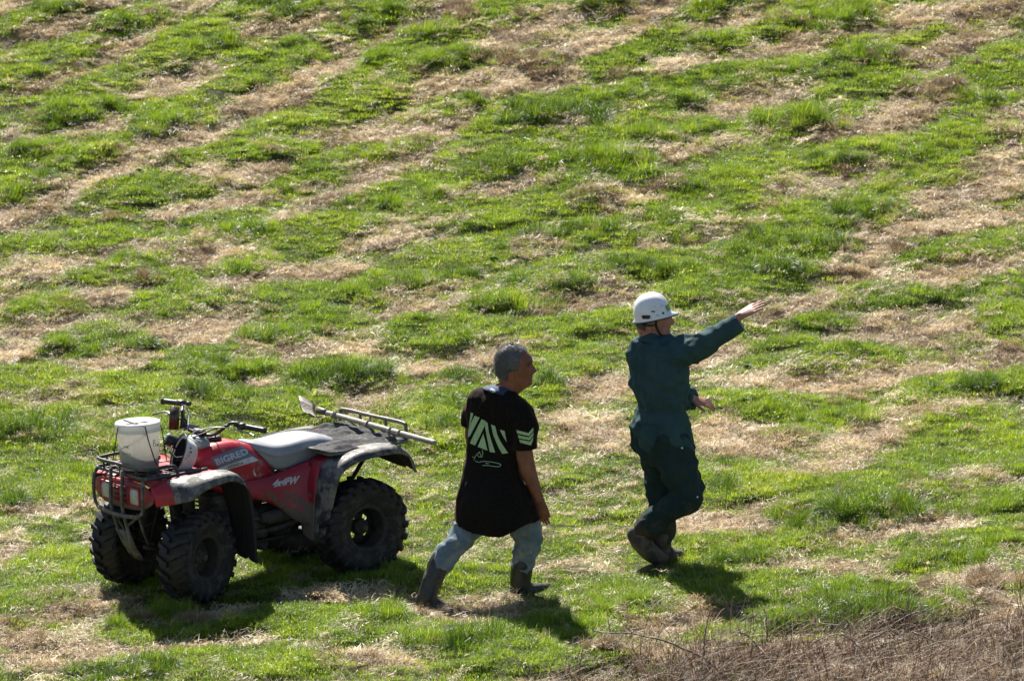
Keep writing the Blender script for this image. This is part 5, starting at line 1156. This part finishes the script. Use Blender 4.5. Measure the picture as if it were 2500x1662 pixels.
displace(sm_, shirtfold); sh_o = pobj('shirt', sm_, M_tee, man)
# collar
nc = at(1233, 953, y1); axn = np.array([.32, 0, .95]); axn /= np.linalg.norm(axn)
ub = np.array([.95, 0, -.32]); vb = np.array([0, 1, 0]); cr_ = []
for h0, ra, rb, sh0 in ((-.020, .108, .104, -.03), (-.004, .092, .090, -.016), (.010, .078, .078, -.006), (.020, .070, .072, 0), (.022, .066, .068, 0), (.010, .062, .066, 0)):
    t = np.arange(40)/40*2*math.pi; cr_.append(nc+axn*h0+np.outer(np.cos(t)*ra+sh0, ub)+np.outer(np.sin(t)*rb, vb)+np.outer(-.008*np.cos(2*t), axn))
pobj('collar', thick(rings(cr_, False), .004), M_navy, man)
bpy.context.view_layer.update()
bvs = bvh_of(sh_o, *[c for c in man.children if c.name.startswith('collar')])
Q4 = [[(672, 790), (702, 800), (664, 920), (648, 965)], [(715, 825), (768, 845), (715, 950), (664, 1048), (643, 1062), (645, 985), (670, 915)], [(790, 862), (832, 882), (824, 930), (775, 1040), (718, 1150), (662, 1126), (715, 1010)],
      [(808, 1020), (832, 1110), (854, 1206), (748, 1166)], [(834, 884), (856, 905), (868, 1000), (900, 1110), (938, 1228), (880, 1222), (858, 1110), (840, 1020), (826, 935)], [(893, 920), (938, 940), (962, 1040), (1015, 1140), (1078, 1234), (1012, 1242), (965, 1150), (920, 1040)], [(988, 978), (1040, 992), (1050, 1050), (1062, 1116), (1028, 1060)]]
decal('shirt_print', polyset(Q4, 1000, 830, 4.481), bvs, M_print, sh_o, .003)
decal('sleeve_chevron', polyset([[(1172, 982), (1300, 1016), (1305, 1048), (1180, 1018)], [(1300, 1016), (1350, 955), (1352, 990), (1305, 1048)], [(1186, 1036), (1305, 1062), (1310, 1093), (1195, 1070)], [(1305, 1062), (1352, 1003), (1352, 1040), (1310, 1093)], [(1198, 1083), (1314, 1108), (1326, 1150), (1210, 1118)], [(1314, 1108), (1350, 1052), (1345, 1100), (1326, 1150)]], 1000, 830, 4.481), bvs, M_print, sh_o, .003)
decal('shirt_print', strokes([[(795, 1200), (803, 1235), (790, 1285)], [(760, 1215), (780, 1250), (775, 1280), (750, 1265), (735, 1250), (712, 1290), (705, 1310)], [(735, 1240), (765, 1235)], [(720, 1320), (760, 1335), (800, 1325), (880, 1330), (960, 1345), (995, 1360), (985, 1382), (930, 1382), (850, 1370), (800, 1372)], [(830, 1345), (870, 1350)], [(690, 1275), (702, 1280)]], 1.3, 1000, 830, 4.481), bvs, M_print, sh_o, .003)
decal('neck_label', polyset([[(880, 545), (905, 538), (938, 560), (940, 578), (910, 582), (885, 562)]], 1000, 830, 4.481), bvs, mat('label_cloth', (.45, .55, .62), .8), sh_o, .008)
decal('collar_trim', polyset([[(968, 445), (980, 452), (1000, 490), (985, 478)]], 1000, 830, 4.481), bvs, mat('white_cloth', (.7, .68, .66), .8), sh_o, .008)
# jeans and boots
jn = weld([tp([(1172, 1205, y1+.02, 42), (1160, 1262, y1-.02, 38), (1125, 1312, y1-.07, 32), (1094, 1348, y1-.11, 29), (1078, 1375, y1-.13, 29)]), tp([(1246, 1205, y1+.04, 44), (1272, 1262, y1+.06, 40), (1289, 1305, y1+.07, 35), (1285, 1342, y1+.08, 31), (1277, 1374, y1+.09, 28)]), torso([(1190, 1140, 1275), (1225, 1136, 1282), (1262, 1140, 1290)], y1+.01, PHI1, .62)], .009, 3, 'jeans')
displace(jn, folds(.022, [((.9, .2, -.25), 1.0, 1.0), ((.3, .2, .9), 1.3, .5)], 14)); pobj('jeans', jn, M_jean, man)
def boot_a(): return weld([tp([(1076, 1366, y1-.13, 26), (1064, 1395, y1-.15, 25), (1050, 1430, y1-.17, 23.5), (1042, 1458, y1-.19, 23)]), tp([(1030, 1466, y1-.19, 18), (1050, 1472, y1-.19, 19), (1070, 1478, y1-.18, 15), (1086, 1481, y1-.16, 12)])], .008, 2, 'boot')
def boot_b(): return weld([tp([(1276, 1366, y1+.09, 26.5), (1273, 1395, y1+.09, 27), (1270, 1420, y1+.10, 26), (1270, 1440, y1+.10, 24)]), tp([(1262, 1440, y1+.10, 19), (1295, 1440, y1+.12, 19), (1325, 1436, y1+.18, 15), (1346, 1433, y1+.23, 11)])], .008, 2, 'boot')
for f_ in (boot_a, boot_b):
    me_ = f_(); displace(me_, folds(.005, [((1, .2, .1), 1.0, 1.0)], 8)); pobj('boot', me_, M_boot, man)
pobj('boot_sole', mesh('boot_sole', *tube([at(1022, 1478, y1-.19), at(1050, 1487, y1-.19), at(1086, 1492, y1-.16)], [(.045, .010), (.042, .010), (.035, .008)], 12, 4, (0, 1, 0))), M_blk, man)

# ---- the man in overalls ------------------------------------------------------
y2 = .42
g0 = hit(1605, 1368); O2 = Matrix.Translation(Vector((g0[0], y2, float(ground(g0[0], y2)[0]))))
man2 = empty('person', 'man in dark green overalls and white hard hat, pointing right with raised arm', 'person', O2)
bpy.context.view_layer.update()
H2 = headM(at(1593, 823, y2), math.radians(-8), math.radians(3), 0, .985)
PHI2 = math.radians(45)
body = [xf(head_rows(), H2)]+[xf(e_, H2) for e_ in ears()]
body += [tp([(1592, 860, y2, 31), (1592, 835, y2, 27), (1594, 812, y2, 25), (1594, 795, y2, 22)])]
body.append(torso([(835, 1565, 1640), (870, 1555, 1660), (940, 1560, 1660), (1000, 1565, 1655), (1080, 1565, 1670)], y2, PHI2, .6))
wR = at(1805, 771.5, y2-.22)
body.append(tp([(1636, 870, y2-.05, 20), (1700, 843, y2-.16, 18), (1760, 808, y2-.20, 16), (1795, 780, y2-.22, 11), (1806, 771.5, y2-.22, 9.5, 10.5)]))
body += hand(wR, np.array([71, 0, 36.5])*PX, np.array([.40, .45, -.80]), np.array([0, 1, 0]), 1.04, (-.02, .05, .05), .006, .40, .10)
wL = at(1688, 972, y2+.14)
body.append(tp([(1600, 862, y2+.14, 28), (1625, 930, y2+.20, 20), (1650, 972, y2+.18, 17), (1678, 972, y2+.15, 12), (1689, 972, y2+.14, 11)]))
body += hand(wL, np.array([.93, .1, -.30]), np.array([.1, .42, -.9]), np.array([-.3, -.9, -.3]), 1.0, (.05, .22, .25), .05, .75, .10)
body.append(tp([(1602, 1075, y2+.10, 34), (1611, 1160, y2+.10, 27), (1612, 1215, y2+.08, 23), (1614, 1280, y2+.05, 17), (1616, 1330, y2+.03, 14), (1640, 1350, y2+.05, 11), (1662, 1352, y2+.06, 8)]))
body.append(tp([(1638, 1080, y2-.08, 34), (1665, 1145, y2-.12, 30), (1684, 1196, y2-.14, 25), (1640, 1240, y2-.12, 22), (1590, 1282, y2-.09, 17), (1560, 1308, y2-.08, 14), (1590, 1345, y2-.06, 11), (1608, 1362, y2-.05, 8)]))
b2 = weld(body, .0042, 2, 'body'); pobj('body', b2, SK2, man2)
face_bits(H2, man2, M_brow)
def hair2(P_, z, c_, t):
    lim = np.interp(P_[:, 0], hx, hzv); m_ = sstep(-.006, .006, P_[:, 2]-lim)
    dirn = P_-np.array([-.005, 0, .13]); dirn /= np.linalg.norm(dirn, axis=1)[:, None]
    return P_+dirn*(m_*.003*sstep(.125, .10, P_[:, 2])-(1-m_)*.012-.008*sstep(.11, .14, P_[:, 2]))[:, None]
under('hair', head_rows(n=80, grow=hair2), H2, mat('grey_brown_hair', (.035, .03, .026), .6, (.09, .08, .07), 90, bump=.6, bscale=250), man2)
ov = weld([torso([(818, 1566, 1632), (826, 1556, 1645), (838, 1546, 1657), (856, 1539, 1668), (880, 1536, 1676), (907, 1540, 1680), (940, 1545, 1678), (970, 1549, 1673), (992, 1552, 1671), (1022, 1546, 1676), (1055, 1543, 1683), (1085, 1549, 1688), (1098, 1556, 1688), (1112, 1570, 1680)], y2, PHI2, .66),
  tp([(1632, 872, y2-.08, 42), (1668, 860, y2-.12, 37), (1700, 847, y2-.16, 33), (1735, 829, y2-.19, 30), (1772, 807, y2-.21, 27), (1806.5, 786, y2-.22, 25)], 24, rnd=False),
  tp([(1590, 870, y2+.12, 38), (1622, 920, y2+.19, 30), (1648, 966, y2+.18, 27), (1672, 973, y2+.16, 25), (1692, 973, y2+.14, 24)], 24, rnd=False)], .0085, 3, 'overalls_top')
def of(co, no):
    f_ = folds(.024, [((.8, -.3, -.45), 1.0, 1.0), ((.1, 0, 1), 1.3, .8)], 8.0)(co, no)
    xw = (co[:, 0]-at(1700, 850, y2)[0])
    arm = sstep(-.05, .12, xw)*sstep(1.20, 1.32, co[:, 2])
    f_ = f_*(1-.85*sstep(.10, .24, xw)*arm)
    return f_*(1-.45*arm)-.010*np.exp(-((co[:, 2]-at(1600, 992, y2)[2])/.02)**2)*(1-arm)
displace(ov, of); ovo = pobj('overalls_top', ov, M_over, man2)
ol = weld([torso([(1050, 1544, 1683), (1085, 1547, 1689), (1112, 1562, 1694), (1130, 1580, 1690)], y2, PHI2, .68),
  tp([(1604, 1075, y2+.08, 46), (1612, 1130, y2+.10, 40), (1614, 1185, y2+.09, 35), (1613, 1225, y2+.08, 34), (1612, 1265, y2+.06, 32), (1616, 1305, y2+.04, 29)], 24),
  tp([(1636, 1085, y2-.06, 50), (1655, 1135, y2-.10, 47), (1674, 1180, y2-.13, 42), (1676, 1212, y2-.14, 38), (1650, 1236, y2-.13, 35), (1618, 1258, y2-.11, 33), (1596, 1277, y2-.09, 33)], 24)], .0095, 3, 'overalls_legs')
displace(ol, folds(.028, [((.95, .1, .1), 1.0, 1.0), ((.3, .1, 1), 1.2, .5)], 7.5)); olo = pobj('overalls_legs', ol, M_overl, man2)
# collar of the overalls
nc = at(1596, 820, y2); axn = np.array([.18, 0, .98]); axn /= np.linalg.norm(axn); ub = np.array([.98, 0, -.18]); cr_ = []
for h0, ra, rb in ((-.03, .100, .100), (-.008, .080, .080), (.016, .071, .070), (.030, .067, .066), (.028, .062, .062), (.0, .06, .06)):
    t = np.arange(40)/40*2*math.pi; cr_.append(nc+axn*(h0)+np.outer(np.cos(t)*ra, ub)+np.outer(np.sin(t)*rb, vb)-np.outer(np.clip(np.cos(t), 0, 1)*.02, axn))
pobj('collar', thick(rings(cr_, False), .004), M_over, man2)
# work boots
wb = weld([tp([(1594, 1272, y2-.09, 28), (1578, 1292, y2-.085, 28), (1562, 1308, y2-.08, 24)]), tp([(1550, 1304, y2-.08, 20, 20), (1562, 1320, y2-.08, 28, 23), (1582, 1342, y2-.07, 26, 23), (1602, 1357, y2-.06, 20, 21), (1616, 1366, y2-.05, 13, 19)])], .007, 2, 'work_boot')
displace(wb, folds(.006, [((1, .2, .1), 1.0, 1.0)], 12)); pobj('work_boot', wb, M_wboot, man2)
wb = weld([tp([(1616, 1300, y2+.04, 27), (1616, 1325, y2+.03, 25), (1617, 1345, y2+.03, 22)]), tp([(1606, 1350, y2+.03, 18), (1630, 1352, y2+.04, 20), (1655, 1354, y2+.05, 15), (1668, 1355, y2+.055, 10)])], .007, 2, 'work_boot')
displace(wb, folds(.006, [((1, .2, .1), 1.0, 1.0)], 12)); pobj('work_boot', wb, M_wboot, man2)
ga = pobj('gaiter', weld([tp([(1604, 1266, y2-.09, 34), (1590, 1280, y2-.09, 36), (1578, 1290, y2-.085, 32)])], .008, 1, 'gaiter'), M_overl, man2); displace(ga.data, folds(.010, [((.6, .1, -.7), 1.0, 1.0)], 14))
# hard hat (worn: a thing of its own)
hh2 = Vector(at(1595, 775, y2)); HM = Matrix.Translation(hh2)@Euler((0, math.radians(-13), math.radians(-8))).to_matrix().to_4x4()
HAT = empty('hard_hat', 'glossy white hard hat with green sticker worn by the pointing man', 'hard hat', HM)
hs = make_helmet(HAT, Matrix.Identity(4), M_shell, (.120, .103, .147), dict(brim=.036))
bpy.context.view_layer.update(); bvh3 = bvh_of(hs)
Z5 = lambda x, y: (1540+x/11.2, 700+y/11.2)
decal('side_clip', polyset([[Z5(300, 800), Z5(330, 780), Z5(500, 776), Z5(535, 790), Z5(540, 850), Z5(500, 878), Z5(350, 882), Z5(310, 850)]]), bvh3, M_blk, hs, .003, 2)
decal('vent_hole', kind='stuff', geo2=dots([(*Z5(612, 678), 5.4, 2.0), (*Z5(885, 720), 2.9, 3.0), (*Z5(718, 778), 1.3, 1.3), (*Z5(665, 555), .8, 1), (*Z5(715, 640), .7, .8), (*Z5(570, 870), .9, .8)], 12), bvh=bvh3, m=M_ink, parent=hs, off=.0015, sub=2)
decal('sticker', polyset([[Z5(930, 528), Z5(1065, 440), Z5(1105, 612), Z5(1000, 690)]]), bvh3, mat('sticker_green', (.10, .24, .09), .5, (.22, .36, .12), 60), hs, .0015, 2)
decal('scuffs', strokes([[(820, 500), (850, 540), (845, 560)], [(850, 515), (920, 500)], [(720, 780), (800, 795)]], .7, 1540, 700, 11.2), bvh3, M_grey, hs, .0015, 2)
hl_ = lambda x, y, dy: np.array(HM.inverted()@Vector(at(*Z5(x, y), y2+dy)))
yb = -.086
obj('chin_strap', join(tube([hl_(700, 900, yb-.012), hl_(690, 1000, yb-.014), hl_(700, 1100, yb-.008), hl_(760, 1230, yb+.004), hl_(850, 1340, yb+.03), hl_(920, 1390, yb+.07)], [(.008, .003)]*6, 8, 4, (1, 0, 0)), tube([hl_(400, 920, yb), hl_(350, 1050, yb+.01), hl_(300, 1150, yb+.04), hl_(285, 1300, yb+.05)], .002, 5)), M_foam, HAT)
obj('nape_strap', join(tube([hl_(250, 900, yb+.07), hl_(275, 1010, yb+.06), hl_(380, 1060, yb-.006), hl_(520, 1065, yb-.022), hl_(690, 1050, yb-.016)], [(.014, .004), (.014, .004), (.010, .004), (.011, .004), (.009, .003)], 8, 4, (0, 0, 1))), M_foam, HAT)
# buttons and marks on the overalls
bvo = bvh_of(ovo, olo)
Q7 = lambda x, y: (1500+x/3.2, 1050+y/3.2)
M_snap = mat('snap_pale', (.6, .6, .55), .4)
for q_ in ((*Q7(528, 138), 2.8, 2.8), (*Q7(647, 521), 2.2, 2.2)): decal('snap_button', dots([q_], 10), bvo, M_snap, olo, .003, 2)
decal('pocket_seam', strokes([[(220, 1360), (300, 1350), (380, 1365), (415, 1380), (430, 1500), (490, 1540), (540, 1530)], [(220, 1360), (212, 1500)], [(190, 1200), (260, 1240), (420, 1220)], [(150, 640), (220, 560), (260, 540)]], .9, 1500, 690, 3.92), bvo, mat('seam_dark', (.008, .018, .02), .9), ovo, .002, 3)
# ------------------------------------------------------------------ brambles and dead growth in the near corner
M_stem = mat('bramble_bark', (.13, .085, .065), .6, (.22, .16, .12), 30, bump=.3)
def gpt(px, py, dz=0.0, back=0.0):
    p = hit(px, py); return np.array([p[0], p[1]+back, gz(p[0], p[1]+back)+dz])
def stem(label, pts, r0, r1, thorns=True, twigs=(), grp='dead bramble stems in the near corner'):
    """pts: (px, py, depth)"""
    P_ = catmull(np.array([at(*p) for p in pts]), 5); P_ += rng.normal(0, .002, P_.shape)
    rr = np.linspace(r0, r1, len(P_)); gs = [tube(P_, rr, 7, 1)]
    if thorns:
        for i in range(1, len(P_)-1):
            for _ in range(2):
                d = rng.normal(0, 1, 3); d /= np.linalg.norm(d); q_ = P_[i]*(1-(_*.5))+P_[i+1]*(_*.5); gs.append(tube([q_, q_+d*.014], [.0028, .0004], 4, 1))
    root = obj('bramble_stem', join(*gs), M_stem); root['label'] = label; root['category'] = 'bramble'; root['group'] = grp
    for tw in twigs:
        T = catmull(np.array([at(*p) for p in tw]), 4); obj('twig', tube(T, np.linspace(r1*1.1, .0012, len(T)), 6, 1), M_stem, root)
    return root
R8 = lambda x, y: (1380+x/2.106, 1400+y/2.106)
def s8(L, y0, y1_): return [(*R8(a_, b_), y0+(y1_-y0)*i/(len(L)-1)) for i, (a_, b_) in enumerate(L)]
stem('long thorny bramble stem arching from the bottom edge up to the left', s8([(880, 600), (840, 545), (780, 490), (710, 430), (600, 380), (480, 335), (330, 305), (170, 300), (135, 275)], -2.55, -2.25), .0095, .003,
     twigs=[s8([(345, 303), (290, 250), (215, 190)], -2.32, -2.35), s8([(230, 290), (222, 240), (215, 190)], -2.32, -2.34), s8([(440, 328), (400, 355), (350, 390)], -2.36, -2.4), s8([(590, 385), (545, 440), (500, 500)], -2.42, -2.45), s8([(170, 300), (100, 340), (30, 390), (-60, 440)], -2.25, -2.1), s8([(300, 310), (270, 350), (240, 380)], -2.3, -2.32)])
stem('short upright dead stem rising from the middle of the long thorny bramble', s8([(712, 430), (714, 380), (722, 290), (735, 220), (752, 180)], -2.48, -2.4), .006, .002)
stem('pair of thin upright dead stems left of the arching bramble tips', s8([(1040, 345), (1038, 290), (1032, 220), (1020, 165)], -2.2, -2.15), .005, .0015, twigs=[s8([(1040, 330), (1020, 260), (985, 170)], -2.2, -2.15)])
stem('thin dead stem curving up and over to the right near the shadow end', s8([(1000, 410), (985, 370), (945, 325), (900, 302), (860, 300)], -2.4, -2.35), .004, .0015, True)
stem('tall thin dead stem standing alone with a forked top', s8([(1738, 350), (1745, 280), (1755, 200), (1765, 118)], -2.1, -2.0), .005, .0018, twigs=[s8([(1762, 140), (1745, 120)], -2.0, -2.0), s8([(1760, 160), (1785, 135)], -2.0, -2.0), s8([(1742, 290), (1705, 340), (1660, 400)], -2.1, -2.2)])
stem('long grey bramble arch rising to the right above the brush', s8([(1560, 340), (1640, 300), (1700, 252), (1760, 215), (1830, 192), (1872, 195), (1900, 235)], -2.3, -2.25), .006, .002, twigs=[s8([(1830, 192), (1790, 230), (1770, 250)], -2.25, -2.25)])
stem('slanting dead bramble crossing the brown brush to the right', s8([(1420, 305), (1500, 365), (1570, 440), (1640, 525)], -2.6, -2.75), .005, .003)
stem('bramble sloping down from the centre of the brush to the right edge', s8([(1800, 300), (1900, 345), (2010, 385), (2150, 440), (2359, 520)], -2.4, -2.6), .005, .003, twigs=[s8([(2010, 385), (2060, 450), (2120, 500)], -2.45, -2.55)])
stem('bramble end hanging in from the right edge', s8([(2359, 335), (2300, 290), (2235, 238)], -2.2, -2.15), .004, .002)
stem('short dead stem by the bottom right corner', s8([(2345, 545), (2310, 450), (2268, 368)], -2.7, -2.65), .005, .002)
stem('thin upright dead stem at the left end of the brush', s8([(75, 552), (78, 450), (95, 365)], -2.75, -2.7), .004, .0015)
stem('arched cane low over the brush beside the bare twig', s8([(1250, 380), (1300, 340), (1400, 312), (1480, 330), (1540, 380)], -2.35, -2.45), .004, .002)
# lone dry weed stalks elsewhere
for lab, L in (('cluster of dry seed stalks on the mound before the front wheel', [(380, 1500), (392, 1500), (403, 1505), (418, 1498), (440, 1500), (430, 1502)]), ('thin reddish dry weed upright beside a big dark tussock on the right of the slope', [(2136, 216), (2140, 218), (2143, 214)]), ('wiry dead weed leaning over the straw mound high on the right', [(2306, 226), (2310, 222), (2313, 228)]), ('dark dry weed alone in short grass near the top right edge', [(2378, 182), (2382, 178), (2386, 184)])):
    e_ = empty('dry_weed', lab, 'weed', Matrix.Translation(Vector(hit(*L[2]))))
    for i, (a_, b_) in enumerate(L):
        p = np.array(hit(a_, b_)); q_ = p+np.array([rng.normal(0, .02), rng.normal(0, .01), rng.uniform(.09, .16)])
        obj('stalk', tube([p-np.array(e_.location), (p+q_)/2-np.array(e_.location)+rng.normal(0, .006, 3), q_-np.array(e_.location)], [.0022, .0018, .0028], 5, 3), M_stem, e_)
# dead brush: nobody could count it
V, Fc = [], []
def brush(n, xr, yr, h0, h1, lean=1.0, w_=(.0018, .0035)):
    gs = []
    for _ in range(n):
        x_, y_ = rng.uniform(*xr), rng.uniform(*yr)
        # thicker towards the right-hand near corner
        lim = 1.05+.55*vnoise(x_*1.7, y_*1.3)
        if (x_*.55-(y_+2.35)*1.0) < lim-.72: continue
        z0 = float(gz(x_, y_))+.02; h_ = rng.uniform(h0, h1); a_ = rng.uniform(0, 6.28); l_ = rng.uniform(.3, lean)*h_
        p0 = np.array([x_, y_, z0]); p2 = p0+np.array([math.cos(a_)*l_, math.sin(a_)*l_, h_*rng.uniform(.3, 1)]); p1 = (p0+p2)/2+np.array([rng.normal(0, .06), rng.normal(0, .05), h_*rng.uniform(0, .55)])
        k = []
        w0 = rng.uniform(*w_); sdv = np.array([-math.sin(a_), math.cos(a_), 0])
        for i, t in enumerate((0, .25, .5, .75, 1)):
            c_ = p0*(1-t)**2+2*p1*t*(1-t)+p2*t*t; ww = w0*(1-.7*t); k += [c_-sdv*ww, c_+sdv*ww+np.array([0, 0, ww*.6])]
        gs.append((np.array(k), [(2*i, 2*i+1, 2*i+3, 2*i+2) for i in range(4)]))
    return gs
M_brush = blade_mat('brush_stalk', [(0, (.028, .015, .008)), (.45, (.125, .068, .038)), (.8, (.34, .22, .135)), (1, (.62, .48, .35))], (1, .9, .8), .15, .6, .3)
bs_ = brush(7500, (-.2, 4.4), (-3.8, -1.6), .04, .18, 2.4, (.0014, .0032))+brush(5200, (.7, 4.4), (-3.8, -1.6), .14, .44, 1.4, (.0012, .0028))
me_ = mesh('dead_brush', *join(*bs_)); at_ = me_.attributes.new('bl', 'FLOAT', 'POINT'); at_.data.foreach_set('value', np.repeat(np.clip(rng.beta(1.3, 2.0, len(bs_)), 0, 1), 10))
o = obj('dead_brush', me_, M_brush, smooth=False); o['kind'] = 'stuff'; o['label'] = 'tangle of dead brown stalks and twigs in the near right corner'; o['category'] = 'brush'
